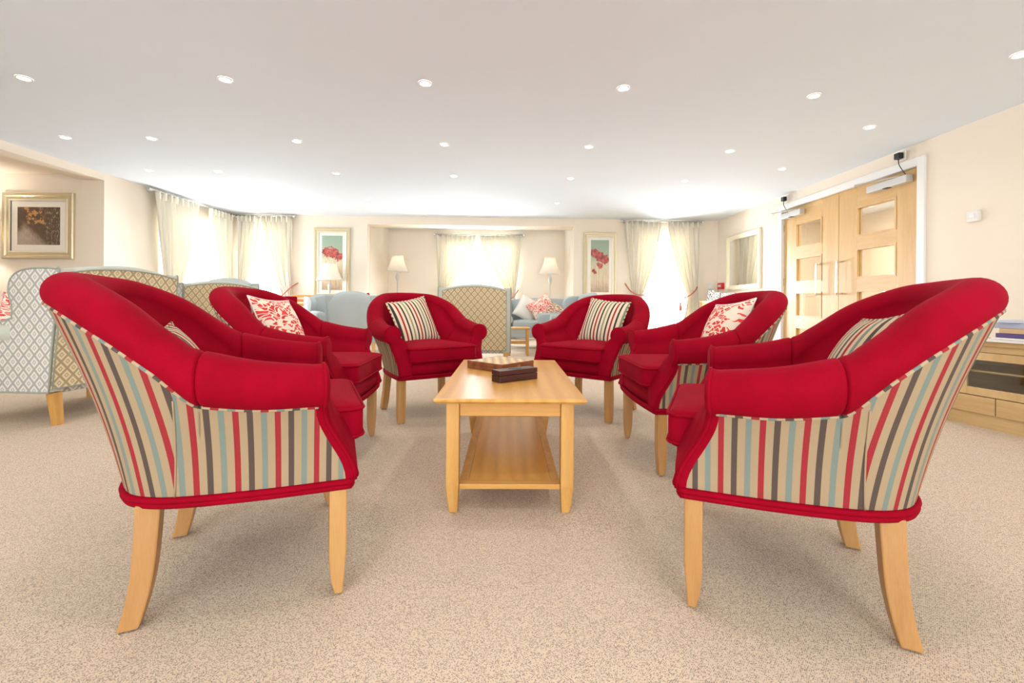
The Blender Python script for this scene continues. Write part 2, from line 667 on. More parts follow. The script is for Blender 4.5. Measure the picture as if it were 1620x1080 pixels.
def fseg(x0, x1, z0, z1, t=0.16, b=None):
    b = b or bw
    b.add([(x0, yfar(x0), z0), (x1, yfar(x1), z0), (x1, yfar(x1) + t, z0), (x0, yfar(x0) + t, z0),
           (x0, yfar(x0), z1), (x1, yfar(x1), z1), (x1, yfar(x1) + t, z1), (x0, yfar(x0) + t, z1)],
          [(0, 3, 2, 1), (4, 5, 6, 7), (0, 1, 5, 4), (1, 2, 6, 5), (2, 3, 7, 6), (3, 0, 4, 7)])


FL0, FL1, FR0, FR1 = -4.80, -4.02, 2.36, 3.42
AX0, AX1 = -2.58, 1.22
fseg(XL, FL0, 0, ZC)
fseg(FL0, FL1, 2.12, ZC)
fseg(FL1, AX0, 0, ZC)
fseg(AX0, AX1, 2.19, ZC, 0.36)
fseg(AX1, FR0, 0, ZC)
fseg(FR0, FR1, 2.12, ZC)
fseg(FR1, XR, 0, ZC)
struct(bw.build('wall_far', M['wall']), 'cream far wall with curtained windows and an open alcove', 'wall')
AY = 9.62
AW0, AW1, AWZ0, AWZ1 = -1.42, 0.20, 0.55, 2.12
struct(MB().box(AX0 - 0.12, AX0, 8.36, AY, 0, ZC).build('wall_alcove_left', M['wall']), 'left return wall of the far alcove', 'wall')
struct(MB().box(AX1, AX1 + 0.12, 8.45, AY, 0, ZC).build('wall_alcove_right', M['wall']), 'right return wall of the far alcove', 'wall')
b = MB()
b.box(AX0 - 0.12, AW0, AY, AY + 0.15, 0, ZC).box(AW1, AX1 + 0.12, AY, AY + 0.15, 0, ZC)
b.box(AW0, AW1, AY, AY + 0.15, 0, AWZ0).box(AW0, AW1, AY, AY + 0.15, AWZ1, ZC)
struct(b.build('wall_alcove_back', M['wall']), 'peach back wall of the alcove around its window', 'wall')
# wall behind the viewer with two wide windows
b = MB()
b.box(-8.2, -3.6, YB - 0.15, YB, 0, ZC).box(-0.9, 0.2, YB - 0.15, YB, 0, ZC).box(3.0, 4.1, YB - 0.15, YB, 0, ZC)
for x0, x1 in ((-3.6, -0.9), (0.2, 3.0)):
    b.box(x0, x1, YB - 0.15, YB, 0, 0.25).box(x0, x1, YB - 0.15, YB, 2.2, ZC)
struct(b.build('wall_back', M['wall']), 'cream wall with wide windows facing the far alcove', 'wall')
# corridor beyond the double doors
b = MB()
b.box(6.2, 6.35, 2.6, 8.6, 0, ZC).box(4.1, 6.2, 2.6, 2.75, 0, ZC).box(4.1, 6.2, 8.45, 8.6, 0, ZC)
struct(b.build('wall_corridor', M['wall']), 'cream corridor walls seen through the door panes', 'wall')
area('corridor_fill', (5.1, 5.4, 2.3), (0, 0, 0), 1.0, 3.0, 95.0, (1.0, 0.94, 0.85))  # added fill light without a fitting, brightens the corridor behind the door panes

# skirting
sk = M['white']
b = MB().box(XR - 0.015, XR, YB, DY0 - 0.12, 0, 0.1)
b.box(XR - 0.015, XR, DY1 + 0.12, 8.33, 0, 0.1)
struct(b.build('baseboard_right', sk), 'white skirting board along the wall with the doors', 'skirting')
b = MB()
for x0, x1 in ((XL, FL0 - 0.02), (FL1 + 0.02, AX0), (AX1, FR0 - 0.02), (FR1 + 0.02, XR - 0.02)):
    b.add([(x0, yfar(x0) - 0.015, 0), (x1, yfar(x1) - 0.015, 0), (x1, yfar(x1), 0), (x0, yfar(x0), 0),
           (x0, yfar(x0) - 0.015, 0.1), (x1, yfar(x1) - 0.015, 0.1), (x1, yfar(x1), 0.1), (x0, yfar(x0), 0.1)],
          [(0, 3, 2, 1), (4, 5, 6, 7), (0, 1, 5, 4), (1, 2, 6, 5), (2, 3, 7, 6), (3, 0, 4, 7)])
struct(b.build('baseboard_far', sk), 'white skirting board along the far wall', 'skirting')
struct(MB().box(XL, XL + 0.015, 5.56, LY0 - 0.02, 0, 0.1).build('baseboard_left', sk), 'white skirting board on the left wall pier', 'skirting')
struct(MB().box(AX0, AX1, AY - 0.015, AY, 0, 0.1).build('baseboard_alcove', sk), 'white skirting board at the back of the alcove', 'skirting')


# ------------------------------------------------------------------ windows / glazed doors
def window(name, label, w_, z0, z1, leaves, loc, rotz, mid=None):
    """white frame in local xz, centred on x, depth along y"""
    t = thing(name, label, 'window', loc, rotz, kind='structure')
    fr = MB()
    fw_ = 0.055
    fr.bbox(-w_ / 2, -w_ / 2 + fw_, 0, 0.07, z0, z1).bbox(w_ / 2 - fw_, w_ / 2, 0, 0.07, z0, z1)
    fr.bbox(-w_ / 2 + fw_, w_ / 2 - fw_, 0, 0.07, z0, z0 + fw_).bbox(-w_ / 2 + fw_, w_ / 2 - fw_, 0, 0.07, z1 - fw_, z1)
    fr.build('window_frame', M['white'], t)
    iw = (w_ - 2 * fw_) / leaves
    for i in range(leaves):
        x0 = -w_ / 2 + fw_ + i * iw
        s = MB()
        sw = 0.06
        a0, a1, c0, c1 = x0 + 0.004, x0 + iw - 0.004, z0 + fw_ + 0.004, z1 - fw_ - 0.004
        s.bbox(a0, a0 + sw, 0.008, 0.06, c0, c1).bbox(a1 - sw, a1, 0.008, 0.06, c0, c1)
        s.bbox(a0 + sw, a1 - sw, 0.008, 0.06, c0, c0 + sw).bbox(a0 + sw, a1 - sw, 0.008, 0.06, c1 - sw, c1)
        if mid:
            s.bbox(a0 + sw, a1 - sw, 0.008, 0.06, mid - 0.03, mid + 0.03)
        sash = s.build('sash', M['white'], t)
        MB().box(a0 + sw, a1 - sw, 0.032, 0.038, c0 + sw, c1 - sw).build('pane', M['glass'], sash)
        h = MB().bbox(a1 - 0.045, a1 - 0.02, -0.03, 0.008, 1.02, 1.05, 0.004).bbox(a1 - 0.04, a1 - 0.025, -0.04, -0.02, 0.93, 1.05, 0.004)
        h.build('window_handle', M['silver'], sash)
    return t


xm = (FR0 + FR1) / 2
window('window_1', 'bright white glazed doors between tied curtains, nearest the mirror', FR1 - FR0, 0.02, 2.12, 2, (xm, yfar(xm) + 0.04, 0), FROT)
xm = (FL0 + FL1) / 2
window('window_2', 'bright white glazed door on the far wall beside the curtained corner', FL1 - FL0, 0.02, 2.12, 1, (xm, yfar(xm) + 0.04, 0), FROT)
window('window_3', 'white window at the back of the alcove behind a high patterned chair', AW1 - AW0, AWZ0, AWZ1, 2, ((AW0 + AW1) / 2, AY + 0.03, 0), 0)
window('window_4', 'white framed glazed doors in the left side wall', LY1 - LY0, 0.02, 2.12, 2, (XL - 0.04, (LY0 + LY1) / 2, 0), H90)
window('window_5', 'wide window in the wall opposite the alcove, beside the left recess', 2.7, 0.25, 2.2, 3, (-2.25, YB - 0.04, 0), PI)
window('window_6', 'wide window in the wall opposite the alcove, beside the oak cabinet', 2.8, 0.25, 2.2, 3, (1.6, YB - 0.04, 0), PI)
struct(MB().bbox(AW0 - 0.05, AW1 + 0.05, AY - 0.12, AY + 0.03, AWZ0 - 0.03, AWZ0).build('trim_2', M['white']), 'white sill under the alcove window', 'sill')
struct(MB().box(-14, 14, 9.9, 30, -0.15, -0.05).build('ground_garden', M['ground']), 'pale paving outside the far windows', 'ground')

# ------------------------------------------------------------------ double doors
tr = MB()
A = 0.085
tr.bbox(XR - 0.022, XR + 0.01, DY0 - A, DY0 - 0.005, 0, DZ + A).bbox(XR - 0.022, XR + 0.01, DY1 + 0.005, DY1 + A, 0, DZ + A)
tr.bbox(XR - 0.022, XR + 0.01, DY0 - 0.005, DY1 + 0.005, DZ + 0.005, DZ + A)
tr.box(XR + 0.0, XR + 0.15, DY0 - 0.04, DY0 - 0.004, 0, DZ + 0.04).box(XR, XR + 0.15, DY1 + 0.004, DY1 + 0.04, 0, DZ + 0.04)
tr.box(XR, XR + 0.15, DY0 - 0.004, DY1 + 0.004, DZ + 0.004, DZ + 0.04)
struct(tr.build('trim_3', M['white']), 'white architrave around the oak double doors', 'door frame')
PZ = [(1.555, 1.89), (1.08, 1.42), (0.61, 0.945), (0.14, 0.47)]


def door(name, label, y0, y1, py0, py1, hy, hinge_y):
    t = thing(name, label, 'door', (XR + 0.02, 0, 0), 0, kind='structure')
    T = 0.045
    # stiles and rails
    MB().bbox(0, T, y0 + 0.003, py0, 0.008, DZ, 0.003).build('stile', M['door_oak'], t)
    MB().bbox(0, T, py1, y1 - 0.003, 0.008, DZ, 0.003).build('stile', M['door_oak'], t)
    zs = [0.008] + [z for p in reversed(PZ) for z in p] + [DZ]
    for i in range(0, len(zs), 2):
        MB().box(0.0005, T, py0, py1, zs[i], zs[i + 1]).build('rail', M['door_oak_h'], t)
    for z0, z1 in PZ:
        g = MB().box(0.02, 0.026, py0, py1, z0, z1).build('pane', M['door_glass'], t)
        be = MB()
        q = 0.018
        for X0, X1 in ((-0.006, 0.02), (0.026, T + 0.006)):
            be.box(X0, X1, py0, py0 + q, z0, z1).box(X0, X1, py1 - q, py1, z0, z1)
            be.box(X0, X1, py0 + q, py1 - q, z0, z0 + q).box(X0, X1, py0 + q, py1 - q, z1 - q, z1)
        be.build('glazing_bead', M['door_oak'], g)
    # D pull
    pts = [(0, hy, 0.91), (-0.05, hy, 0.91), (-0.066, hy, 0.93), (-0.066, hy, 1.27), (-0.05, hy, 1.29), (0, hy, 1.29)]
    MB().tube(bezier(pts, 4), 0.0105, 10).build('pull_handle', M['chrome'], t, True)
    for hz in (0.25, 1.1, 1.87):
        MB().bbox(-0.006, 0.004, hinge_y - 0.012, hinge_y + 0.012, hz - 0.05, hz + 0.05, 0.003).build('hinge', M['brass'], t)
    return t


door('door_1', 'oak door leaf with four glass panes, nearer to the wall thermostat', DY0, 5.315, 4.52, 5.04, 5.26, DY0 + 0.004)
door('door_2', 'oak door leaf with four glass panes, nearer to the mirror', 5.315, DY1, 5.60, 6.11, 5.61, DY1 - 0.004)


def closer(label, y0, y1, arm_y, plug_y):
    t = thing('door_closer', label, 'door closer', (XR, 0, 0), 0, 'overhead closers on the double doors')
    MB().bbox(-0.055, 0.018, y0, y1, 1.99, 2.065, 0.006).build('closer_body', M['silver'], t)
    MB().bbox(-0.06, -0.01, (y0 + y1) / 2 - 0.03, (y0 + y1) / 2 + 0.03, 1.985, 1.992, 0.002).build('spindle_cover', M['black'], t)
    MB().tube([(-0.03, y0 + 0.1, 2.07), (-0.16, arm_y - 0.18, 2.085)], 0.009, 6).build('closer_arm', M['steel'], t)
    MB().tube([(-0.16, arm_y - 0.18, 2.09), (-0.02, arm_y, 2.10)], 0.007, 6).build('closer_arm', M['steel'], t)
    MB().bbox(-0.035, -0.0225, plug_y - 0.045, plug_y + 0.045, 2.22, 2.31, 0.004).build('socket_plate', M['plastic'], t)
    MB().bbox(-0.085, -0.035, plug_y - 0.03, plug_y + 0.03, 2.235, 2.295, 0.006).build('plug', M['black'], t)
    MB().tube(bezier([(-0.06, plug_y, 2.24), (-0.075, plug_y - 0.02, 2.18), (-0.05, plug_y - 0.03, 2.12), (-0.03, plug_y - 0.05, 2.066)], 5), 0.004, 6).build('cable', M['black'], t)


closer('silver overhead closer with black plug, on the nearer oak door', 4.33, 4.82, 5.02, 4.41)
closer('silver overhead closer with black plug, on the farther oak door', 5.92, 6.34, 6.56, 6.26)


def wallbox(name, label, cat, x, y0, y1, z0, z1, d, mats, extra=None):
    t = thing(name, label, cat, (x, 0, 0))
    MB().bbox(-d, 0, y0, y1, z0, z1, 0.006).build('housing', mats, t)
    if extra:
        extra(t)


def th_dial(t):
    MB().bbox(-0.036, -0.028, 3.71, 3.75, 1.52, 1.56, 0.003).build('button', M['white'], t)


wallbox('thermostat', 'small square white thermostat on the wall beside the oak doors', 'thermostat', XR, 3.68, 3.78, 1.49, 1.585, 0.03, M['plastic'], th_dial)


def cp(t):
    MB().box(-0.053, -0.049, 8.12, 8.23, 1.09, 1.13).build('press_panel', M['plastic'], t)


wallbox('fire_call_point', 'red fire alarm call point beside the mirror', 'alarm', XR, 8.09, 8.26, 1.05, 1.165, 0.05, M['red_plastic'], cp)
t = thing('light_switch', 'white switch plate on the far wall beside the fire alarm point', 'switch', (3.80, yfar(3.80), 0), FROT)
MB().bbox(-0.06, 0.06, -0.014, 0, 1.03, 1.17, 0.004).build('plate', M['plastic'], t)
MB().bbox(-0.02, 0.02, -0.02, -0.012, 1.08, 1.12, 0.003).build('rocker', M['white'], t)
MB().bbox(-0.045, 0.045, -0.018, -0.012, 1.035, 1.06, 0.003).build('key_slot', M['silver'], t)


# ------------------------------------------------------------------ pictures and mirror
def frame_prof(b, x0, x1, z0, z1, wd, prof):
    """mitred frame in local xz, front toward -y; prof = list of (inset 0..1, depth)"""
    loops = []
    for s, d in prof:
        q = s * wd
        loops.append([(x0 + q, -d, z0 + q), (x1 - q, -d, z0 + q), (x1 - q, -d, z1 - q), (x0 + q, -d, z1 - q)])
    v = [p for lp in loops for p in lp]
    f = []
    for i in range(len(loops) - 1):
        for k in range(4):
            l = (k + 1) % 4
            f.append((i * 4 + k, i * 4 + l, (i + 1) * 4 + l, (i + 1) * 4 + k))
    b.add(v, f)
    return b


def rect_uv(name, x0, x1, z0, z1, y, mat, parent):
    v = [(x0, y, z0), (x1, y, z0), (x1, y, z1), (x0, y, z1), (x0, y + 0.003, z0), (x1, y + 0.003, z0), (x1, y + 0.003, z1), (x0, y + 0.003, z1)]
    f = [(0, 1, 2, 3), (7, 6, 5, 4), (0, 4, 5, 1), (1, 5, 6, 2), (2, 6, 7, 3), (3, 7, 4, 0)]
    return obj(name, v, f, mat, parent, uvs=[(0, 0), (1, 0), (1, 1), (0, 1)] * 2)


def poppy_print(name, blobs, seed):
    m = N(name)
    c = m.n('ShaderNodeTexCoord')
    mp = m.n('ShaderNodeMapping')
    mp.inputs['Scale'].default_value = (1, 2.6, 1)
    mp.inputs['Location'].default_value = (seed, seed * 0.7, 0)
    m.l(c.outputs['UV'], mp.inputs[0])
    nz = m.noise(mp.outputs[0], 6.0, 4, 0.6)
    nc = m.n('ShaderNodeTexNoise')
    nc.inputs['Scale'].default_value = 9.0
    m.l(mp.outputs[0], nc.inputs['Vector'])
    sp = m.n('ShaderNodeSeparateXYZ')
    m.l(c.outputs['UV'], sp.inputs[0])
    t = m.math('ADD', sp.outputs[1], m.math('MULTIPLY', m.math('SUBTRACT', nz, 0.5), 0.25))
    base = m.ramp(t, [(0.0, srgb(176, 150, 124)), (0.22, srgb(222, 204, 172)), (0.5, srgb(214, 200, 168)), (0.66, srgb(164, 178, 152)), (1.0, srgb(150, 172, 152))])
    # pale stems
    mp2 = m.n('ShaderNodeMapping')
    mp2.inputs['Scale'].default_value = (9, 0.6, 1)
    m.l(c.outputs['UV'], mp2.inputs[0])
    st = m.noise(mp2.outputs[0], 3.0, 3, 0.6)
    low = m.math('LESS_THAN', sp.outputs[1], 0.55)
    base = m.mix(m.math('MULTIPLY', m.math('MULTIPLY', low, m.math('GREATER_THAN', st, 0.56)), 0.5), base, srgb(140, 118, 96))
    mask = None
    ds = m.n('ShaderNodeVectorMath', operation='MULTIPLY_ADD')
    m.l(nc.outputs['Color'], ds.inputs[0])
    ds.inputs[1].default_value = (0.30, 0.13, 0)
    m.l(c.outputs['UV'], ds.inputs[2])
    s2 = m.n('ShaderNodeSeparateXYZ')
    m.l(ds.outputs[0], s2.inputs[0])
    for (bx, by, br) in blobs:
        dx = m.math('DIVIDE', m.math('SUBTRACT', s2.outputs[0], bx + 0.15), br)
        dy = m.math('DIVIDE', m.math('SUBTRACT', s2.outputs[1], by + 0.065), br * 0.36)
        d = m.math('ADD', m.math('MULTIPLY', dx, dx), m.math('MULTIPLY', dy, dy))
        o = m.math('LESS_THAN', d, 1.0)
        mask = o if mask is None else m.math('MAXIMUM', mask, o)
    reds = m.ramp(nz, [(0.35, srgb(112, 44, 42)), (0.52, srgb(178, 72, 66)), (0.7, srgb(200, 126, 108))])
    m.color(m.mix(mask, base, reds))
    m.set(roughness=0.5)
    m.b.inputs['Coat Weight'].default_value = 0.7
    m.b.inputs['Coat Roughness'].default_value = 0.02
    return m.m


def street_print():
    m = N('sepia_street_print')
    c = m.n('ShaderNodeTexCoord')
    sp = m.n('ShaderNodeSeparateXYZ')
    m.l(c.outputs['UV'], sp.inputs[0])
    u, v = sp.outputs[0], sp.outputs[1]
    n1 = m.noise(c.outputs['UV'], 9.0, 5, 0.65)
    n2 = m.noise(m.coord('UV', (22, 5, 1)), 2.0, 3, 0.6)
    base = m.mix(n1, srgb(58, 40, 30), srgb(118, 94, 72))
    # pale road narrowing to the upper left
    halfw = m.math('MULTIPLY', m.math('SUBTRACT', 0.60, v), 0.85)
    cen = m.math('ADD', 0.16, m.math('MULTIPLY', m.math('SUBTRACT', 0.6, v), 0.12))
    du = m.math('ADD', u, m.math('MULTIPLY', m.math('SUBTRACT', n1, 0.5), 0.25))
    mr = m.n('ShaderNodeMapRange')
    mr.inputs[1].default_value, mr.inputs[2].default_value = -0.04, 0.16
    m.l(m.math('SUBTRACT', halfw, m.math('ABSOLUTE', m.math('SUBTRACT', du, cen))), mr.inputs[0])
    road = mr.outputs[0]
    base = m.mix(road, base, m.mix(n2, srgb(92, 72, 62), srgb(206, 186, 172)))
    glow = m.math('MULTIPLY', m.math('GREATER_THAN', n1, 0.52), m.math('LESS_THAN', m.math('ABSOLUTE', m.math('SUBTRACT', m.math('ADD', u, m.math('MULTIPLY', v, 0.2)), 0.55)), 0.2))
    base = m.mix(m.math('MULTIPLY', m.math('MULTIPLY', glow, m.math('GREATER_THAN', v, 0.55)), 0.8), base, srgb(214, 156, 92))
    lit = m.math('MULTIPLY', m.math('GREATER_THAN', m.math('SUBTRACT', u, m.math('MULTIPLY', v, -0.2)), 0.72), m.math('GREATER_THAN', n2, 0.58))
    base = m.mix(m.math('MULTIPLY', lit, 0.6), base, srgb(196, 178, 144))
    m.color(base)
    m.set(roughness=0.5)
    m.b.inputs['Coat Weight'].default_value = 0.5
    m.b.inputs['Coat Roughness'].default_value = 0.03
    return m.m


def picture(label, x0, x1, z0, z1, wd, mt, loc, rotz, prt):
    t = thing('framed_picture', label, 'picture', loc, rotz)
    fr = frame_prof(MB(), x0, x1, z0, z1, wd, [(0, 0.0), (0, 0.028), (0.12, 0.036), (0.35, 0.034), (0.5, 0.024), (0.8, 0.022), (0.9, 0.026), (1, 0.022), (1, 0.006)])
    fr.build('frame', M['gold'], t)
    frame_prof(MB(), x0 + wd * 0.72, x1 - wd * 0.72, z0 + wd * 0.72, z1 - wd * 0.72, wd * 0.28, [(0, 0.021), (0.3, 0.03), (1, 0.024), (1, 0.008)]).build('inner_slip', M['gold2'], t)
    rect_uv('mount', x0 + wd, x1 - wd, z0 + wd, z1 - wd, -0.012, M['mat'], t)
    a = wd + mt
    rect_uv('print', x0 + a, x1 - a, z0 + a, z1 - a, -0.0135, prt, t)
    return t


p1 = poppy_print('poppy_print_a', [(0.28, 0.70, 0.26), (0.62, 0.66, 0.24), (0.78, 0.62, 0.22), (0.5, 0.72, 0.18), (0.92, 0.60, 0.10), (0.1, 0.68, 0.1)], 1.3)
p2 = poppy_print('poppy_print_b', [(0.2, 0.74, 0.24), (0.5, 0.68, 0.26), (0.78, 0.63, 0.24), (0.5, 0.51, 0.17), (0.2, 0.40, 0.12), (0.95, 0.64, 0.1)], 4.1)
picture('tall poppy painting in a cream gilt frame behind the white lamp', -0.325, 0.325, 0.84, 2.11, 0.085, 0.055, (-3.205, yfar(-3.205), 0), FROT, p1)
picture('tall poppy painting in a cream gilt frame beside the mirror-end curtains', -0.31, 0.31, 0.84, 2.09, 0.085, 0.055, (1.71, yfar(1.71), 0), FROT, p2)
picture('square sepia street picture in a wide gilt frame in the left recess', -0.435, 0.435, 1.27, 2.085, 0.10, 0.075, (-5.785, 5.56, 0), 0, street_print())
t = thing('wall_mirror', 'rectangular gilt framed mirror on the wall before the oak doors', 'mirror', (XR, 7.43, 0), -H90)
frame_prof(MB(), -0.53, 0.53, 1.02, 1.975, 0.085, [(0, 0.0), (0, 0.03), (0.2, 0.04), (0.6, 0.03), (0.85, 0.024), (1, 0.02), (1, 0.005)]).build('frame', M['gold2'], t)
rect_uv('mirror_glass', -0.455, 0.455, 1.095, 1.90, -0.012, M['mirror'], t)


# ------------------------------------------------------------------ curtains
def smooth(a):
    a = max(0.0, min(1.0, a))
    return a * a * (3 - 2 * a)


def curtain(label, group, loc, rotz, e0, e1, g0, g1, folds, ztop=2.285, ztie=0.93, zbot=0.03, amp=0.035):
    """cloth from e0..e1 at the heading, gathered into g0..g1 at the tie; local x along wall, -y into room"""
    t = thing('curtain', label, 'curtain', loc, rotz, group)
    nx, nz = folds * 10, 40
    v, f = [], []
    for j in range(nz + 1):
        z = ztop + (zbot - ztop) * j / nz
        if z > ztie:
            k = (ztop - z) / (ztop - ztie)
            k = k ** 1.35
        else:
            k = 1 - 0.38 * smooth((ztie - z) / (ztie - zbot))
        a = e0 + (g0 - e0) * k
        c = e1 + (g1 - e1) * k
        head = smooth((ztop - z) / 0.10)
        bulge = 0.02 * math.sin(PI * k)
        for i in range(nx + 1):
            s = i / nx
            ph = 2 * PI * folds * s
            y = amp * (0.45 + 0.55 * head) * math.sin(ph) + 0.012 * math.sin(ph * 0.5 + j * 0.25)
            if head < 0.9:
                y = y * 0.9 + 0.016 * (1 - head) * math.sin(ph * 3)
            x = a + (c - a) * s + 0.008 * math.sin(ph * 2 + 0.6)
            v.append((x, -0.085 - y - bulge, z))
    for j in range(nz):
        for i in range(nx):
            p = j * (nx + 1) + i
            f.append((p, p + 1, p + nx + 2, p + nx + 1))
    o = obj('cloth', v, f, M['curtain'], t, True)
    md = o.modifiers.new('thickness', 'SOLIDIFY')
    md.thickness = 0.003
    # heading tape with pinch pleats
    for i in range(folds):
        x = e0 + (e1 - e0) * (i + 0.25) / folds
        MB().bbox(x - 0.012, x + 0.012, -0.145, -0.085, ztop - 0.10, ztop + 0.004, 0.006).build('pinch_pleat', M['curtain'], o)
    return t


def tieback(label, pts, loc, rotz, tassel=None):
    t = thing('tieback', label, 'tieback', loc, rotz, 'rope curtain tiebacks')
    MB().tube(bezier(pts, 6), 0.011, 8).build('rope', M['rope'], t, True)
    a = Vector(pts[-1])
    MB().lathe([(0.002, 0.0), (0.012, 0.004), (0.012, 0.03), (0.002, 0.034)], 10, (a.x, a.y, a.z - 0.015)).build('hook', M['brass'], t, True)
    if tassel:
        MB().lathe([(0.004, 0.0), (0.016, -0.01), (0.018, -0.035), (0.012, -0.045), (0.022, -0.06), (0.028, -0.15), (0.024, -0.152)], 12, tassel).build('tassel', M['rope'], t, True)


def rail(label, x0, x1, loc, rotz, z=2.30):
    t = thing('curtain_rail', label, 'curtain rail', loc, rotz, 'chrome curtain rails')
    MB().tube([(x0, -0.085, z), (x1, -0.085, z)], 0.012, 10).build('pole', M['chrome'], t, True)
    for x, s in ((x0, -1), (x1, 1)):
        b = MB().lathe([(0.001, -0.028), (0.018, -0.02), (0.026, 0), (0.018, 0.02), (0.001, 0.028)], 12)
        o = b.build('finial', M['chrome'], t, True)
        o.location = (x, -0.085, z)
    for x in (x0 + 0.06, x1 - 0.06):
        MB().tube([(x, -0.085, z), (x, -0.004, z)], 0.008, 8).bbox(x - 0.02, x + 0.02, -0.008, 0, z - 0.03, z + 0.03, 0.003).build('bracket', M['chrome'], t)
    n = int((x1 - x0) / 0.11)
    for i in range(n + 1):
        x = x0 + 0.03 + (x1 - x0 - 0.06) * i / n
        o = MB().tube([(x, -0.085 + 0.018 * math.cos(a), z + 0.018 * math.sin(a)) for a in [2 * PI * k / 12 for k in range(12)]], 0.003, 5, True).build('ring', M['chrome'], t, True)


G = 'cream pinch-pleat curtains tied back at the windows'
# far right pair (local x along the far wall)
fr = (0, 8.25, 0)
curtain('cream curtain at the far wall window, on the side beside the poppy painting', G, fr, FROT, 2.16, 2.84, 2.30, 2.50, 7)
curtain('cream curtain at the far wall window, on the side next to the mirror', G, fr, FROT, 2.92, 3.58, 3.32, 3.55, 7)
rail('chrome curtain rail over the far window next to the mirror', 2.10, 3.62, fr, FROT)
tieback('rope tieback on the curtain beside the right-hand poppy painting', [(2.50, -0.17, 0.93), (2.38, -0.2, 0.93), (2.26, -0.13, 1.0), (2.19, -0.02, 1.14)], fr, FROT)
tieback('rope tieback with tassel on the curtain nearest the mirror', [(3.24, -0.19, 0.88), (3.36, -0.2, 0.95), (3.48, -0.14, 1.05), (3.56, -0.02, 1.14)], fr, FROT, (3.16, -0.2, 0.80))
# far left pair
curtain('cream curtain in the corner, left half of the far left window pair', G, fr, FROT, -4.84, -4.48, -4.82, -4.70, 5)
curtain('cream curtain beside the left poppy painting, drawn to the side', G, fr, FROT, -4.44, -3.90, -4.06, -3.90, 6)
rail('chrome curtain rail over the corner window on the far wall', -4.93, -3.86, fr, FROT)
tieback('rope tieback hooked on the far wall by the left poppy painting', [(-4.10, -0.2, 0.80), (-4.02, -0.2, 0.86), (-3.90, -0.15, 1.0), (-3.82, -0.02, 1.10)], fr, FROT)
# left wall pair : local x -> +y when rotz=90deg, room side (-y local) -> +x
lw = (XL, 0, 0)
curtain('long cream curtain on the left wall, nearest the gilt street picture', G, lw, H90, 6.24, 7.12, 6.44, 6.70, 8, amp=0.04)
curtain('long cream curtain on the left wall, next to the room corner', G, lw, H90, 7.34, 7.97, 7.76, 7.95, 7, amp=0.04)
rail('long chrome curtain rail on the left wall', 6.17, 8.10, lw, H90)
tieback('rope tieback on the left wall curtain by the big patterned wing chair', [(6.72, -0.19, 0.86), (6.6, -0.22, 0.9), (6.45, -0.16, 0.93), (6.30, -0.02, 0.94)], lw, H90)
tieback('rope tieback on the left wall curtain in the corner', [(7.72, -0.2, 0.86), (7.8, -0.22, 0.92), (7.9, -0.14, 1.0), (7.97, -0.02, 1.04)], lw, H90)
# alcove pair
al = (0, AY, 0)
curtain('cream curtain on the left side of the alcove window', G, al, 0, -1.53, -0.70, -1.50, -1.26, 8, 2.20)
curtain('cream curtain on the right side of the alcove window', G, al, 0, -0.64, 0.28, -0.02, 0.16, 8, 2.20, 0.98)
rail('chrome curtain rail above the alcove window', -1.58, 0.33, al, 0, 2.22)
tieback('rope tieback on the right curtain of the alcove', [(0.0, -0.19, 0.84), (0.1, -0.2, 0.88), (0.18, -0.12, 0.98), (0.22, -0.02, 1.04)], al, 0)

# ------------------------------------------------------------------ downlights
rows = [('nearest row', [(-3.429, 3.181), (-2.007, 3.165), (-0.603, 3.185), (0.826, 3.224), (2.277, 3.306)]),
        ('second row', [(-4.282, 4.341), (-3.46, 4.349), (-2.07, 4.376), (-0.639, 4.42), (0.802, 4.447), (2.261, 4.532)]),
        ('third row', [(-4.332, 5.412), (-3.523, 5.436), (-2.107, 5.466), (-0.679, 5.525), (0.78, 5.585), (2.246, 5.648)]),
        ('farthest row', [(-4.418, 6.807), (-3.591, 6.815), (-2.164, 6.881), (-0.718, 6.906), (0.759, 6.975), (2.247, 7.001)]),
        ('side row along the oak doors', [(3.167, 2.734), (3.167, 3.882), (3.156, 5.106), (3.15, 6.271)])]
ORD = ['first', 'second', 'third', 'fourth', 'fifth', 'sixth']
dl_proto = None


def downlight(x, y, label):
    global dl_proto
    if dl_proto is None:
        t = thing('ceiling_downlight', label, 'downlight', (x, y, ZC), 0, 'recessed ceiling downlights')
        MB().lathe([(0.046, -0.001), (0.046, -0.007), (0.038, -0.009), (0.033, -0.006), (0.033, -0.001)], 24, caps=False).build('bezel', M['white'], t, True, 40)
        MB().lathe([(0.0335, -0.001), (0.0335, -0.004), (0.012, -0.0055)], 20).build('lens', M['lamp_glow'], t, True, 40)
        d = bpy.data.lights.new('downlight_beam', 'SPOT')
        d.energy = SPOT_W
        d.color = WARM
        d.spot_size = math.radians(155)
        d.spot_blend = 0.8
        d.shadow_soft_size = 0.035
        o = bpy.data.objects.new('downlight_beam', d)
        link(o, t)
        o.location = (0, 0, -0.02)
        dl_proto = t
        return t
    t = copy_tree(dl_proto)
    t.location = (x, y, ZC)
    t['label'] = label
    return t


for nm, pts in rows:
    for i, (x, y) in enumerate(pts):
        if nm.startswith('side'):
            t = downlight(x, y, 'round ceiling downlight, ' + ORD[i] + ' from the viewer in the ' + nm)
            lo = [c for c in t.children if c.type == 'LIGHT'][0]
            lo.data = lo.data.copy()
            lo.data.energy = SPOT_W * 0.4      # dimmer row, it hangs close to the wall
        else:
            downlight(x, y, 'round ceiling downlight, ' + ORD[i] + ' from the left in the ' + nm)
for x in (-3.4, -2.0, -0.6, 0.85, 2.3):
    for j, y in enumerate((1.95, 0.7, -0.6)):
        downlight(x, y, 'round ceiling downlight overhead behind the view, out of the picture')

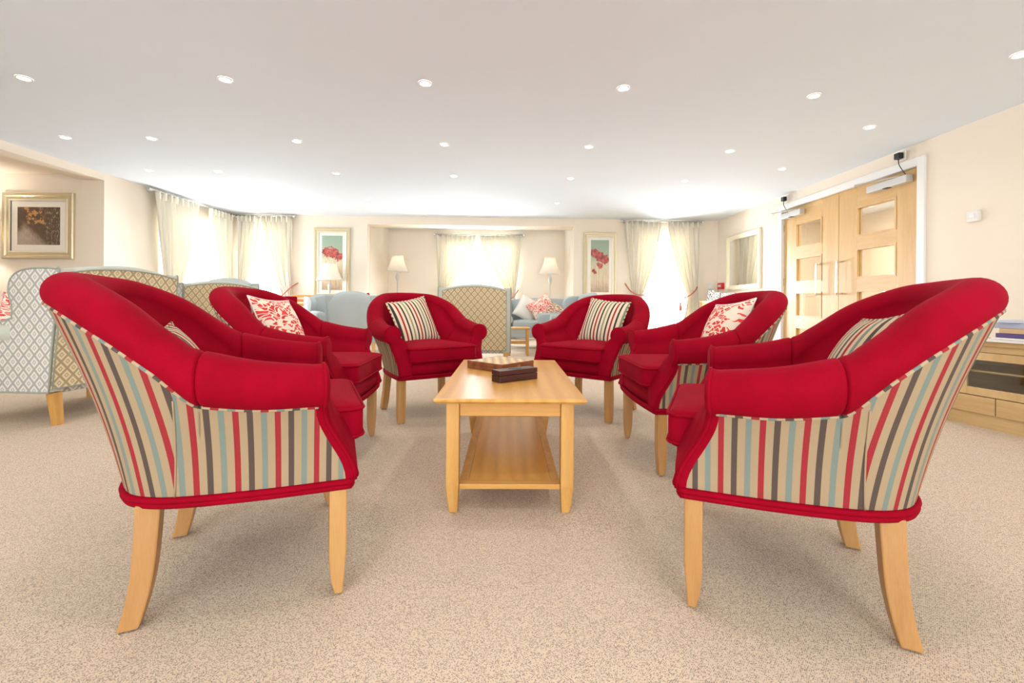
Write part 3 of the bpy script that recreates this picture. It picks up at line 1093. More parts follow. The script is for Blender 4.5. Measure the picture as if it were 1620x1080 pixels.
# ------------------------------------------------------------------ red tub chair
CT = [  # s : roll centre x,y,z, radius, base x,y   (right half, front to centre back)
    (0.325, 0.182, 0.563, 0.054, 0.305, 0.262),
    (0.336, 0.045, 0.576, 0.060, 0.292, 0.060),
    (0.328, -0.100, 0.606, 0.066, 0.262, -0.122),
    (0.292, -0.222, 0.722, 0.056, 0.216, -0.214),
    (0.208, -0.328, 0.783, 0.050, 0.150, -0.258),
    (0.105, -0.385, 0.799, 0.048, 0.076, -0.277),
    (0.0, -0.402, 0.802, 0.048, 0.0, -0.282)]
CB = list(CT)
CB[0] = (0.325, 0.16, 0.47, 0.055, 0.305, 0.262)
CB[1] = (0.336, 0.03, 0.555, 0.060, 0.292, 0.060)
CB[2] = (0.330, -0.100, 0.624, 0.060, 0.262, -0.122)
CA = list(CT)
CA[3] = (0.310, -0.235, 0.630, 0.066, 0.216, -0.214)
mirror = lambda C_: C_ + [(-a[0], *a[1:4], -a[4], a[5]) for a in reversed(C_[:-1])]
TAB = {'arm': mirror(CA), 'back': mirror(CB)}
ZB = 0.305
SEAM = 2.06
CREASE = 1.74


def crom(q, part):
    if part == 'back':
        d = min(q, 12 - q) - CREASE
        k = smooth(d / 0.35)
        if k < 1:
            return [a_ + (b_ - a_) * k for a_, b_ in zip(crom0(q, 'arm'), crom0(q, 'back'))]
    return crom0(q, part)


def crom0(q, part):
    FULL = TAB[part]
    i = min(int(q), 11)
    t_ = q - i
    P = [FULL[max(i - 1, 0)], FULL[i], FULL[i + 1], FULL[min(i + 2, 12)]]
    return [0.5 * (2 * b_ + (c_ - a_) * t_ + (2 * a_ - 5 * b_ + 4 * c_ - d_) * t_ * t_ + (3 * b_ - a_ - 3 * c_ + d_) * t_ ** 3) for a_, b_, c_, d_ in zip(*P)]


def section(q, part, shrink=0.0):
    a = crom(q, part)
    e = 0.02
    p0, p1 = crom(max(q - e, 0), part), crom(min(q + e, 12), part)
    tx, ty = p1[0] - p0[0], p1[1] - p0[1]
    L = math.hypot(tx, ty)
    n = Vector((-ty / L, tx / L, 0))      # outward (checked below)
    if n.dot(Vector((a[0], a[1] - 0.1, 0))) < 0:
        n = -n
    T = Vector(a[:3])
    r = a[3] - shrink
    B = Vector((a[4], a[5], ZB))
    up = Vector((0, 0, 1))
    P0 = -34.0 if part == 'back' else -72.0
    if part == 'back':
        d_ = 1 - smooth(min(abs(q - CREASE), abs(q - 12 + CREASE)) / 0.6)
        P0 -= 38.0 * d_
    ph = math.radians(P0)
    Pt = T + n * (math.cos(ph) * r) + up * (math.sin(ph) * r)
    outer = []
    for k in range(11):
        v = k / 10
        ev = smooth(v)
        p = B.lerp(Pt, v)
        fy = max(0.0, 1 - q / 1.0, 1 - (12 - q) / 1.0)
        p.y = B.y + (Pt.y - B.y) * (v + (ev - v) * fy)
        p -= n * (0.010 * math.sin(PI * v))
        outer.append(p)
    arc = []
    for k in range(19):
        ph = math.radians(P0 + k * ((200.0 - P0) / 18))
        arc.append(T + n * (math.cos(ph) * r) + up * (math.sin(ph) * r))
    inn = B - n * 0.085
    inn.z = 0.40
    inner = []
    for k in range(1, 8):
        v = k / 7
        p = arc[-1].lerp(inn, v)
        p -= n * (0.022 * math.sin(PI * v))
        inner.append(p)
    return outer, arc, inner, n


def loft(rows_, uvs=None):
    m_, n_ = len(rows_), len(rows_[0])
    v = [p for r_ in rows_ for p in r_]
    f = [(i * n_ + k, i * n_ + k + 1, (i + 1) * n_ + k + 1, (i + 1) * n_ + k) for i in range(m_ - 1) for k in range(n_ - 1)]
    return v, f




def cushion_mesh(outline, z0, z1, dome, bev=0.022, front_drop=0.0):
    """upholstered box cushion on a plan outline"""
    n = len(outline)
    cx = sum(p[0] for p in outline) / n
    cy = sum(p[1] for p in outline) / n
    rings = []

    def ring(scale_in, z, dm=0.0):
        out = []
        for (x, y) in outline:
            dx, dy = x - cx, y - cy
            d = math.hypot(dx, dy)
            k = max(0.0, (d - scale_in) / d)
            out.append((cx + dx * k, cy + dy * k, z + dm))
        return out
    for a in (0.0, 30, 60, 90):
        A_ = math.radians(a)
        rings.append(ring(bev * (1 - math.sin(A_)), z0 + bev * (1 - math.cos(A_))))
    for a in (0, 30, 60, 90):
        A_ = math.radians(a)
        rings.append(ring(bev * (1 - math.cos(A_)), z1 - bev + bev * math.sin(A_)))
    v = [p for r_ in rings for p in r_]
    f = []
    for i in range(len(rings) - 1):
        for k in range(n):
            l = (k + 1) % n
            f.append((i * n + k, i * n + l, (i + 1) * n + l, (i + 1) * n + k))
    # domed top
    last = len(rings) - 1
    base = rings[-1]
    for j, s in enumerate((0.85, 0.65, 0.4, 0.15)):
        b0 = len(v)
        for (x, y, z) in base:
            v.append((cx + (x - cx) * s, cy + (y - cy) * s, z1 + dome * (1 - s * s)))
        pb = last * n if j == 0 else b0 - n
        for k in range(n):
            l = (k + 1) % n
            f.append((pb + k, pb + l, b0 + l, b0 + k))
    f.append(tuple(range(len(v) - n, len(v))))
    f.append(tuple(range(n))[::-1])
    return v, f


def rrect(x0, x1, y0, y1, rf, rb, k=6):
    """plan outline, front corners radius rf (y1), rear radius rb (y0)"""
    out = []
    for cx, cy, r, a0 in ((x1 - rf, y1 - rf, rf, 0), (x0 + rf, y1 - rf, rf, 90), (x0 + rb, y0 + rb, rb, 180), (x1 - rb, y0 + rb, rb, 270)):
        for i in range(k + 1):
            a = math.radians(a0 + 90 * i / k)
            out.append((cx + r * math.cos(a), cy + r * math.sin(a)))
    # subdivide the long sides
    res = []
    for i, p in enumerate(out):
        q = out[(i + 1) % len(out)]
        d = math.hypot(q[0] - p[0], q[1] - p[1])
        m_ = max(1, int(d / 0.06))
        for j in range(m_):
            res.append((p[0] + (q[0] - p[0]) * j / m_, p[1] + (q[1] - p[1]) * j / m_))
    return res


def make_tub_chair():
    t = thing('tub_chair', 'proto', 'armchair', group='red velvet tub chairs around the coffee table')
    D = 16

    def qs(a, b):
        m_ = int((b - a) * D)
        return [a + (b - a) * i / m_ for i in range(m_ + 1)]
    # striped outside panels: sides and back
    for nm, a, b, mode in (('side_panel', 0.0, SEAM, 'r'), ('side_panel', 12 - SEAM, 12.0, 'l'), ('back_panel', SEAM, 12 - SEAM, 'b')):
        rows_ = []
        for q in sorted(qs(a, b) + ([CREASE - 1e-4, CREASE] if mode == 'r' else [12 - CREASE, 12 - CREASE + 1e-4] if mode == 'l' else [])):
            rows_.append(section(q, 'arm' if q <= CREASE - 1e-6 or q >= 12 - CREASE + 1e-6 else 'back')[0])
        v, f = loft(rows_)
        # uv: arc length round the chair at each height
        m_, n_ = len(rows_), 11
        uv = [None] * len(v)
        for k in range(n_):
            acc = [0.0]
            for i in range(1, m_):
                d = rows_[i][k] - rows_[i - 1][k]
                acc.append(acc[-1] + math.hypot(d.x, d.y))
            if mode == 'b':
                half = acc[-1] / 2
                kk = (0.46 / (2 * half)) ** 0.75
                acc = [(x - half) * kk for x in acc]
            elif mode == 'l':
                acc = [acc[-1] - x for x in acc]
            for i in range(m_):
                if mode == 'b':
                    uu_ = -acc[i] * 1.32 + 0.018
                else:
                    uu_ = (rows_[i][k].y if mode == 'r' else -rows_[i][k].y) * 0.97 + 0.01
                uv[i * n_ + k] = (uu_, rows_[i][k].z)
        o = obj(nm, v, f, M['stripe'], t, True, uv)
    # seam line between side and back panels
    for q in (SEAM, 12 - SEAM):
        o_, a_, i_, n_ = section(q, 'back')
        MB().tube([p + n_ * 0.0005 for p in o_[:-1]], 0.0022, 5).build('seam', M['beige'], t, True)
    # rolled red upholstery : two arms and the back, each closing into the crease
    for nm, a, b in (('arm', 0.0, CREASE), ('back', CREASE, 12 - CREASE), ('arm', 12 - CREASE, 12.0)):
        rows_ = []
        Q = qs(a, b)
        eps = 0.05
        Q = sorted(set([round(x, 5) for x in Q] + [round(x, 5) for x in ((a + eps * .3, a + eps, b - eps, b - eps * .3))]))
        for q in Q:
            d = min(abs(q - a) if a > 0 else 9, abs(q - b) if b < 12 else 9)
            sh = 0.006 * max(0.0, 1 - d / eps) ** 2
            o_, ar, inn, n_ = section(q, nm, sh)
            rows_.append(ar + inn)
        v, f = loft(rows_)
        obj(nm, v, f, M['red'], t, True)
    # striped piping beneath the roll
    pts = [section(q, 'arm')[0][-1] for q in qs(0.0, CREASE)] + [section(q, 'back')[0][-1] for q in qs(CREASE, 12 - CREASE)] + [section(q, 'arm')[0][-1] for q in qs(12 - CREASE, 12.0)]
    MB().tube(pts, 0.0048, 7).build('striped_piping', M['stripe_pipe'], t, True)
    # arm fronts
    for q in (0.0, 12.0):
        o_, ar, inn, n_ = section(q, 'arm')
        loop = list(o_) + ar[1:] + inn
        low = inn[-1].copy()
        low.z = ZB
        loop.append(low)
        L = len(loop)
        fwd = Vector((0, 1, 0))

        def inset(d):
            res = []
            for i in range(L):
                p, pa, pb = loop[i], loop[i - 1], loop[(i + 1) % L]
                tg = Vector((pb.x - pa.x, 0, pb.z - pa.z))
                tg.normalize()
                nn = Vector((-tg.z, 0, tg.x))
                if q < 1:
                    nn = nn
                else:
                    nn = -nn
                res.append(p + nn * d)
            return res
        r1 = [p - fwd * 0.01 for p in loop]
        r2 = [p + fwd * 0.012 for p in inset(-0.003)]
        r3 = [p + fwd * 0.022 for p in inset(0.004)]
        r4 = [p + fwd * 0.024 for p in inset(0.012)]
        v = r1 + r2 + r3 + r4
        f = []
        for i in range(3):
            for k in range(L):
                l = (k + 1) % L
                f.append((i * L + k, i * L + l, (i + 1) * L + l, (i + 1) * L + k))
        f.append(tuple(range(3 * L, 4 * L)))
        af = obj('arm_front', v, f, M['red'], t, True, sharp=60)
        MB().tube([p + fwd * 0.014 for p in inset(-0.002)[:31]], 0.005, 6).build('front_piping', M['red'], af, True)
    # seat
    ol = rrect(-0.245, 0.245, -0.27, 0.305, 0.035, 0.16)
    v, f = cushion_mesh(ol, 0.385, 0.488, 0.022)
    seat = obj('seat_cushion', v, f, M['red'], t, True, sharp=70)
    for zz in (0.40, 0.476):
        MB().tube([(x * 1.004, y * 1.003, zz) for x, y in ol], 0.0045, 6, True).build('seat_piping', M['red'], seat, True)
    # front rail
    rows_ = []
    for i in range(13):
        x = -0.262 + 0.524 * i / 12
        y = 0.262 + 0.016 * (1 - (x / 0.27) ** 2)
        rows_.append([Vector((x, y - 0.03, 0.30)), Vector((x, y + 0.0, 0.30)), Vector((x, y + 0.008, 0.345)), Vector((x, y, 0.388)), Vector((x, y - 0.03, 0.392))])
    v, f = loft(rows_)
    obj('front_rail', v, f, M['red'], t, True)
    # base outline: underside and double cord
    base = [section(q, 'arm')[0][0] for q in qs(0.0, 12.0)]
    fr_ = [Vector((0.29 - 0.58 * i / 10, 0.268 + 0.016 * (1 - ((i - 5) / 5) ** 2), ZB)) for i in range(11)]
    loop = base + list(reversed(fr_))
    for zz, off in ((0.299, 1.006), (0.287, 1.0)):
        MB().tube([(p.x * off, p.y * off, zz) for p in loop], 0.0085, 7, True).build('base_cord', M['red'], t, True)
    n_ = len(loop)
    v = [(p.x * 0.985, p.y * 0.985, 0.283) for p in loop] + [(p.x * 0.985, p.y * 0.985, 0.30) for p in loop]
    f = [tuple(range(n_)), tuple(range(n_, 2 * n_))[::-1]]
    obj('underside', v, f, M['under'], t)
    # legs
    for s in (-1, 1):
        poly = [(0.256, 0.30), (0.212, 0.30), (0.212, 0.10), (0.217, 0.04), (0.227, 0.004), (0.247, 0.004), (0.251, 0.05), (0.256, 0.12)]
        b_ = MB().prism(poly, 'x', s * 0.255, s * 0.305)
        o = b_.build('front_leg', M['beech'], t)
        md = o.modifiers.new('bev', 'BEVEL')
        md.width, md.segments = 0.004, 2
        MB().lathe([(0.012, 0), (0.012, 0.006)], 12, (s * 0.28, 0.237, 0)).build('glide', M['steel'], o)
        # swept rear leg
        cl = bezier([(-0.158, 0.30), (-0.160, 0.24), (-0.170, 0.16), (-0.192, 0.07), (-0.222, 0.004)] and
                    [Vector((-0.190, 0.287, 0)), Vector((-0.192, 0.22, 0)), Vector((-0.197, 0.13, 0)), Vector((-0.208, 0.06, 0)), Vector((-0.222, 0.004, 0))], 4)
        front, back = [], []
        for i, p in enumerate(cl):
            k = i / (len(cl) - 1)
            hw = 0.026 * (1 - k) + 0.021 * k
            front.append((p.x + hw, p.y))
            back.append((p.x - hw * 1.0, p.y))
        poly = front + list(reversed(back))
        xo = 0.0
        b_ = MB()
        n2 = len(poly)
        v = []
        for xx in (s * 0.188, s * 0.232):
            for (y, z) in poly:
                v.append((xx + s * 0.020 * (0.3 - z) / 0.3, y, z))
        b_.add(v, [tuple(range(n2))[::-1], tuple(range(n2, 2 * n2))] + [(i, (i + 1) % n2, n2 + (i + 1) % n2, n2 + i) for i in range(n2)])
        o = b_.build('rear_leg', M['beech'], t)
        md = o.modifiers.new('bev', 'BEVEL')
        md.width, md.segments, md.limit_method, md.angle_limit = 0.004, 2, 'ANGLE', math.radians(50)
        MB().lathe([(0.013, 0), (0.013, 0.006)], 12, (s * 0.231, -0.222, 0)).build('glide', M['steel'], o)
    return t


chair = make_tub_chair()
chairs = [((-0.782, 1.368), 23.9, 'red velvet tub chair with striped outside, closest on the left, cushion mostly hidden'),
          ((0.818, 1.311), 155.2, 'red velvet tub chair with striped outside, closest on the right'),
          ((-1.01, 2.31), 2.0, 'red tub chair with leaf print cushion, left of the coffee table'),
          ((0.935, 2.30), 180.0, 'red tub chair with leaf print cushion, right of the coffee table before the doors'),
          ((-0.58, 3.196), -54.9, 'red tub chair with striped cushion at the far left of the table, facing us'),
          ((0.604, 3.243), 228.7, 'red tub chair with striped cushion at the far right of the table, facing us')]
for i, ((x, y), ang, lab) in enumerate(chairs):
    c = chair if i == 0 else copy_tree(chair)
    c.location = (x, y, 0)
    c.rotation_euler = (0, 0, math.radians(ang - 90))
    c['label'] = lab


# ------------------------------------------------------------------ scatter cushions
def pillow(name, label, w_, h_, th, mat, loc, rot, group=None, wob=0.0):
    n = 18
    v, uv, f = [], [], []
    for side in (1, -1):
        for j in range(n + 1):
            for i in range(n + 1):
                a, b_ = -1 + 2 * i / n, -1 + 2 * j / n
                z = th / 2 * (max(0.0, 1 - abs(a) ** 2.2) ** 0.55) * (max(0.0, 1 - abs(b_) ** 2.2) ** 0.55)
                x = a * w_ / 2 * (1 - 0.07 * (1 - b_ * b_) * abs(a) ** 2)
                y = b_ * h_ / 2 * (1 - 0.07 * (1 - a * a) * abs(b_) ** 2)
                x += wob * math.sin(b_ * 9 + a * 2)
                v.append((x, side * (z + 0.0015), y))
                uv.append((a * w_ / 2 + 0.5, b_ * h_ / 2 + 0.5))
        o0 = 0 if side == 1 else (n + 1) ** 2
        for j in range(n):
            for i in range(n):
                p = o0 + j * (n + 1) + i
                f.append((p, p + 1, p + n + 2, p + n + 1))
    # sew the edge
    e = [i for i in range(n + 1)] + [(j) * (n + 1) + n for j in range(1, n + 1)] + [n * (n + 1) + i for i in range(n - 1, -1, -1)] + [j * (n + 1) for j in range(n - 1, 0, -1)]
    K = (n + 1) ** 2
    for i in range(len(e)):
        a, b_ = e[i], e[(i + 1) % len(e)]
        f.append((a, b_, b_ + K, a + K))
    t = thing(name, label, 'cushion', loc, 0, group)
    t.rotation_euler = rot
    o = obj('cover', v, f, mat, t, True, uv)
    pts = [Vector((v[q][0], 0, v[q][2])) * 1.004 for q in e]
    MB().tube(pts, 0.004, 6, True).build('edge_piping', mat if mat is not M['leaf'] else M['white_cloth'], o, True)
    return t


def on_chair(idx, local, lean, roll, label, mat, size=0.40, th=0.14, yawoff=0.0, wob=0.0):
    (x, y), ang, _ = chairs[idx]
    a = math.radians(ang - 90)
    lx, ly, lz = local
    X = x + lx * math.cos(a) - ly * math.sin(a)
    Y = y + lx * math.sin(a) + ly * math.cos(a)
    t = pillow('scatter_cushion', label, size, size, th, mat, (X, Y, lz), (0, 0, 0), 'scatter cushions on the red tub chairs', wob)
    R_ = Matrix.Rotation(a + yawoff, 4, 'Z') @ Matrix.Rotation(lean, 4, 'X') @ Matrix.Rotation(roll, 4, 'Y')
    t.rotation_euler = R_.to_euler()
    return t


on_chair(0, (0.0, -0.16, 0.525), math.radians(24), 0.05, 'striped cushion barely showing inside the closest left red chair', M['stripe_cushion2'], 0.38, 0.13)
on_chair(1, (0.0, -0.17, 0.57), math.radians(24), 0.10, 'velvet striped cushion in the closest right red chair', M['stripe_cushion2'], 0.40, 0.13)
on_chair(2, (-0.01, -0.15, 0.605), math.radians(22), -0.06, 'red leaf print cushion in the chair left of the coffee table', M['leaf'], 0.40, 0.13)
on_chair(3, (0.0, -0.18, 0.615), math.radians(22), 0.1, 'red leaf print cushion in the chair right of the coffee table', M['leaf'], 0.38, 0.13)
on_chair(4, (0.03, -0.15, 0.63), math.radians(22), 0.16, 'tilted striped cushion in the far left red chair', M['stripe_cushion'], 0.36, 0.13, 0.25)
on_chair(5, (-0.02, -0.15, 0.635), math.radians(22), -0.10, 'upright striped cushion in the far right red chair', M['stripe_cushion'], 0.36, 0.13, -0.1)

# ------------------------------------------------------------------ coffee table
t = thing('coffee_table', 'long light oak coffee table with a lower shelf in the middle', 'table', (0.012, 2.16, 0))
W2, L2 = 0.277, 0.552
b = MB()
v = []
for z, q in ((0.410, 0.012), (0.420, 0.0), (0.428, 0.0), (0.430, 0.003)):
    v += [(-W2 + q, -L2 + q, z), (W2 - q, -L2 + q, z), (W2 - q, L2 - q, z), (-W2 + q, L2 - q, z)]
f = [(3, 2, 1, 0), (12, 13, 14, 15)] + [(i * 4 + k, i * 4 + (k + 1) % 4, (i + 1) * 4 + (k + 1) % 4, (i + 1) * 4 + k) for i in range(3) for k in range(4)]
obj('tabletop', v, f, M['oak_y'], t)
for sx in (-1, 1):
    for sy in (-1, 1):
        prof = []
        for z, g in ((0.41, 0.024), (0.10, 0.024), (0.05, 0.020), (0.004, 0.0155), (0.0, 0.014)):
            cx, cy = sx * (0.2115 - (0.024 - g) * 0.4), sy * (0.50 - (0.024 - g) * 0.4)
            prof += [(cx - g, cy - g, z), (cx + g, cy - g, z), (cx + g, cy + g, z), (cx - g, cy + g, z)]
        f = [(0, 1, 2, 3), (19, 18, 17, 16)] + [(i * 4 + k, i * 4 + (k + 1) % 4, (i + 1) * 4 + (k + 1) % 4, (i + 1) * 4 + k) for i in range(4) for k in range(4)]
        o = obj('leg', prof, f, M['oak_z'], t)
        md = o.modifiers.new('bev', 'BEVEL')
        md.width, md.segments, md.limit_method = 0.003, 2, 'ANGLE'
for sy in (-1, 1):
    MB().bbox(-0.187, 0.187, sy * 0.50 - 0.01, sy * 0.50 + 0.01, 0.358, 0.41, 0.002).build('apron', M['oak_x'], t)
for sx in (-1, 1):
    MB().bbox(sx * 0.2115 - 0.01, sx * 0.2115 + 0.01, -0.476, 0.476, 0.358, 0.41, 0.002).build('apron', M['oak_y'], t)
sh = MB().bbox(-0.155, 0.155, -0.47, 0.47, 0.09, 0.106, 0.002).build('shelf', M['oak_y'], t)
for sx in (-1, 1):
    MB().bbox(min(sx * 0.155, sx * 0.19), max(sx * 0.155, sx * 0.19), -0.475, 0.475, 0.0885, 0.1075, 0.002).build('shelf_edge', M['oak_z'], sh)
for sy in (-1, 1):
    MB().bbox(-0.187, 0.187, min(sy * 0.47, sy * 0.512), max(sy * 0.47, sy * 0.512), 0.0885, 0.1075, 0.002).build('shelf_edge', M['oak_x'], sh)


def checker():
    m = N('chessboard_squares')
    c = m.n('ShaderNodeTexCoord')
    k = m.n('ShaderNodeTexChecker')
    k.inputs['Scale'].default_value = 8.0
    m.l(c.outputs['UV'], k.inputs[0])
    k.inputs[1].default_value = (*srgb(232, 208, 156), 1)
    k.inputs[2].default_value = (*srgb(176, 128, 78), 1)
    m.color(k.outputs[0])
    m.set(roughness=0.35)
    return m.m


ZT = 0.4305
t = thing('chess_box', 'flat folding chess box with chequered lid on the coffee table', 'box', (-0.035, 2.37, ZT), math.radians(48), None)
cw = 0.125
MB().bbox(-cw, cw, -cw, cw, 0, 0.020, 0.002).build('lower_half', M['walnut'], t)
MB().bbox(-cw, cw, -cw, cw, 0.021, 0.041, 0.002).build('lid', M['walnut'], t)
lid = t.children[-1]
rect = obj('chequered_inlay', [(-cw + .008, -cw + .008, 0.0412), (cw - .008, -cw + .008, 0.0412), (cw - .008, cw - .008, 0.0412), (-cw + .008, cw - .008, 0.0412),
                              (-cw + .008, -cw + .008, 0.040), (cw - .008, -cw + .008, 0.040), (cw - .008, cw - .008, 0.040), (-cw + .008, cw - .008, 0.040)],
           [(0, 1, 2, 3), (7, 6, 5, 4), (0, 4, 5, 1), (1, 5, 6, 2), (2, 6, 7, 3), (3, 7, 4, 0)], checker(), t,
           uvs=[(0, 0), (1, 0), (1, 1), (0, 1)] * 2)
MB().bbox(-0.012, 0.012, -cw - 0.004, -cw + 0.001, 0.013, 0.028, 0.001).build('latch', M['brass'], t)

t = thing('dark_box', 'narrow dark brown lidded wooden box on the coffee table', 'box', (0.035, 2.005, ZT), math.radians(36))
MB().bbox(-0.105, 0.105, -0.032, 0.032, 0, 0.030, 0.002).build('box_body', M['dark_wood'], t)
MB().bbox(-0.105, 0.105, -0.032, 0.032, 0.0315, 0.052, 0.002).build('lid', M['dark_wood'], t)
o = MB().lathe([(0.0345, 0), (0.034, 0.0012)], 28).build('lid_medallion', M['black'], t)
o.scale = (1.0, 0.55, 1)
o.location = (0, 0, 0.0518)


# ------------------------------------------------------------------ patterned wing chairs
def uvbox(o, ax):
    """planar uv in metres from two object axes"""
    me = o.data
    ul = me.uv_layers[0] if me.uv_layers else me.uv_layers.new(name='UVMap')
    for lp in me.loops:
        c = me.vertices[lp.vertex_index].co
        ul.data[lp.index].uv = (c[ax[0]], c[ax[1]])


def soft(o, w_=0.02, seg=3):
    md = o.modifiers.new('bev', 'BEVEL')
    md.width, md.segments, md.limit_method, md.angle_limit = w_, seg, 'ANGLE', math.radians(35)
    o.data.shade_smooth()
    return o


def wing_chair(name, label, loc, ang, mats, W=0.84, Hh=0.98, cat='armchair', group=None, arch=0.045, seats=1, flare=0.0, border=0.05):
    t = thing(name, label, cat, (loc[0], loc[1], 0), math.radians(ang - 90), group)
    side, back, trim_, pipe_ = mats
    hw = W / 2
    k = Hh / 0.98
    hc = Hh - arch
    prof = [Vector((y, z * k, 0)) for y, z in ((-0.36, 0.20), (-0.385, 0.5), (-0.43, 0.90), (-0.40, 0.935), (-0.28, 0.94), (-0.16, 0.925), (-0.09, 0.875), (-0.075, 0.80), (-0.10, 0.71), (-0.10, 0.64))]
    top = [(p.x, p.y) for p in bezier(prof, 4)]
    armz = 0.60
    poly = top + [(0.10, armz), (0.28, armz - 0.005), (0.335, armz - 0.03), (0.345, armz - 0.08), (0.325, armz - 0.13), (0.32, 0.20)]
    for s in (-1, 1):
        x0, x1 = sorted((s * (hw - 0.085), s * hw))
        o = MB().prism(poly, 'x', x0, x1).build('side_wing', side, t)
        uvbox(o, (1, 2))
        o.data.materials.append(trim_)
        for pl in o.data.polygons:
            if abs(pl.normal.x) < 0.5:
                pl.material_index = 1
        soft(o, 0.014)
        MB().tube([(s * hw * 0.997, y, z) for y, z in poly], 0.006, 6, True).build('wing_piping', pipe_, o, True)
        MB().tube([(s * (hw - 0.03), -0.09, armz - 0.03), (s * (hw - 0.025), 0.15, armz - 0.035), (s * (hw - 0.02), 0.335, armz - 0.045)], 0.055, 14).build('arm_roll', trim_, t, True)
    # back slab with arched top
    n = 16
    pts = [(-hw + 0.08, 0.22)] + [(-hw + 0.08 + (W - 0.16) * i / n, hc + arch * (1 - abs(2 * i / n - 1) ** 2.0)) for i in range(n + 1)] + [(hw - 0.08, 0.22)]

    def lean(z):
        return -0.36 - 0.07 * (z - 0.2) / 0.75

    def slab(pts_, d0, d1):
        m_ = len(pts_)
        v_ = [(x, lean(z) + d0, z) for x, z in pts_] + [(x, lean(z) + d1, z) for x, z in pts_]
        return v_, [tuple(range(m_)), tuple(range(m_, 2 * m_))[::-1]] + [(i, m_ + i, m_ + (i + 1) % m_, (i + 1) % m_) for i in range(m_)]
    v_, f_ = slab(pts, -0.005, 0.13)
    soft(obj('back_body', v_, f_, trim_, t), 0.02)
    # outside back cloth panel
    q = border
    pts2 = [(-hw + q, 0.23)] + [(-hw + q + (W - 2 * q) * i / n, hc - 0.028 + arch * (1 - abs(2 * i / n - 1) ** 2.0)) for i in range(n + 1)] + [(hw - q, 0.23)]
    if flare:
        # padded shell: convex across, narrower at the seat, rolled over at the top
        rows_ = []
        for j in range(15):
            kz = j / 14
            row = []
            for i in range(17):
                a_ = -1 + i / 8
                wz = (hw - 0.015) * (0.84 + 0.16 * smooth(kz * 1.3)) * (1 - 0.10 * max(0.0, kz - 0.8) / 0.2)
                zt = hc - 0.03 + (arch + 0.035) * (1 - abs(a_) ** 2.4)
                z_ = 0.22 + (zt - 0.22) * kz
                roll_ = max(0.0, kz - 0.86) / 0.14
                row.append(Vector((a_ * wz, lean(z_) + 0.03 - flare * (1 - abs(a_) ** 2.6) - 0.012 * math.sin(PI * kz) + 0.05 * roll_ ** 2, z_)))
            rows_.append(row)
        v_, f_ = loft(rows_)
        o = obj('outside_back', v_, f_, back, t, True)
        md = o.modifiers.new('th', 'SOLIDIFY')
        md.thickness = 0.05
        md.offset = 0.0
        pts2 = [(p.x, p.z) for p in [r_[0] for r_ in rows_]]
        MB().tube([p + Vector((0, -0.02, 0)) for p in [r_[0] for r_ in rows_] + rows_[-1][1:-1] + [r_[-1] for r_ in reversed(rows_)]], 0.006, 6).build('back_piping', pipe_, o, True)
    else:
        v_, f_ = slab(pts2, -0.014, 0.0)
        o = obj('outside_back', v_, f_, back, t)
        uvbox(o, (0, 2))
        MB().tube([(x, lean(z) - 0.013, z) for x, z in pts2], 0.005, 6, True).build('back_piping', pipe_, o, True)
    # base and seat cushions
    o = MB().bbox(-hw + 0.03, hw - 0.03, -0.34, 0.31, 0.19, 0.34, 0.012).build('base', side, t)
    uvbox(o, (0, 2))
    sw = (W - 0.2) / seats
    for i in range(seats):
        x0 = -hw + 0.1 + sw * i
        v_, f_ = cushion_mesh(rrect(x0, x0 + sw - 0.005, -0.24, 0.325, 0.04, 0.04), 0.33, 0.46, 0.025, 0.03)
        o = obj('seat_cushion', v_, f_, trim_ if trim_ is not M['grey_plain'] else side, t, True, sharp=70)
        uvbox(o, (0, 1))
    for sx in (-1, 1):
        for sy, yy in ((1, 0.27), (-1, -0.33)):
            g, h_ = 0.026, 0.02
            cx = sx * (hw - 0.055)
            vv = [(cx - g, yy - g, 0.2), (cx + g, yy - g, 0.2), (cx + g, yy + g, 0.2), (cx - g, yy + g, 0.2)]
            dy = -0.03 if sy < 0 else 0.0
            vv += [(cx - h_, yy - h_ + dy, 0.0), (cx + h_, yy - h_ + dy, 0.0), (cx + h_, yy + h_ + dy, 0.0), (cx - h_, yy + h_ + dy, 0.0)]
            obj('leg', vv, [(0, 1, 2, 3), (7, 6, 5, 4), (0, 4, 5, 1), (1, 5, 6, 2), (2, 6, 7, 3), (3, 7, 4, 0)], M['oak_z'], t)
    return t


PAT = (M['diamond_grey'], M['diamond_tan'], M['grey_plain'], M['grey_pipe'])
BLU = (M['blue'], M['blue'], M['blue'], M['blue'])
GW = 'lozenge patterned wing chairs'
wing_chair('wing_chair', 'large lozenge patterned wing chair at the left edge, back towards the red chairs', (-3.10, 3.20), 173, PAT, 0.84, 1.01, group=GW, border=0.012)
wing_chair('wing_chair', 'patterned wing chair behind the left red chairs, only its tan back showing', (-3.38, 4.85), 160, PAT, group=GW, border=0.012)
wing_chair('wing_chair', 'patterned wing chair seen from behind in front of the alcove window', (-0.375, 5.45), 90, PAT, 0.82, group=GW)
GB = 'pale blue easy chairs'
wing_chair('easy_chair', 'pale blue easy chair seen from behind, left of the alcove', (-2.27, 6.75), 98, BLU, 0.70, 0.90, group=GB, arch=0.07, flare=0.09)
wing_chair('easy_chair', 'pale blue easy chair turned towards us under the white lamp', (-2.86, 7.35), -48, BLU, 0.66, 0.88, group=GB, arch=0.06, flare=0.07)
wing_chair('easy_chair', 'pale blue easy chair seen side on, right of the alcove', (0.88, 6.75), 192, BLU, 0.72, 0.92, group=GB, arch=0.05, flare=0.07)
wing_chair('easy_chair', 'pale grey-blue chair top peeping over a patterned wing chair by the corner', (-3.72, 6.0), 120, BLU, 0.66, 1.04, group=GB, arch=0.06, flare=0.07)
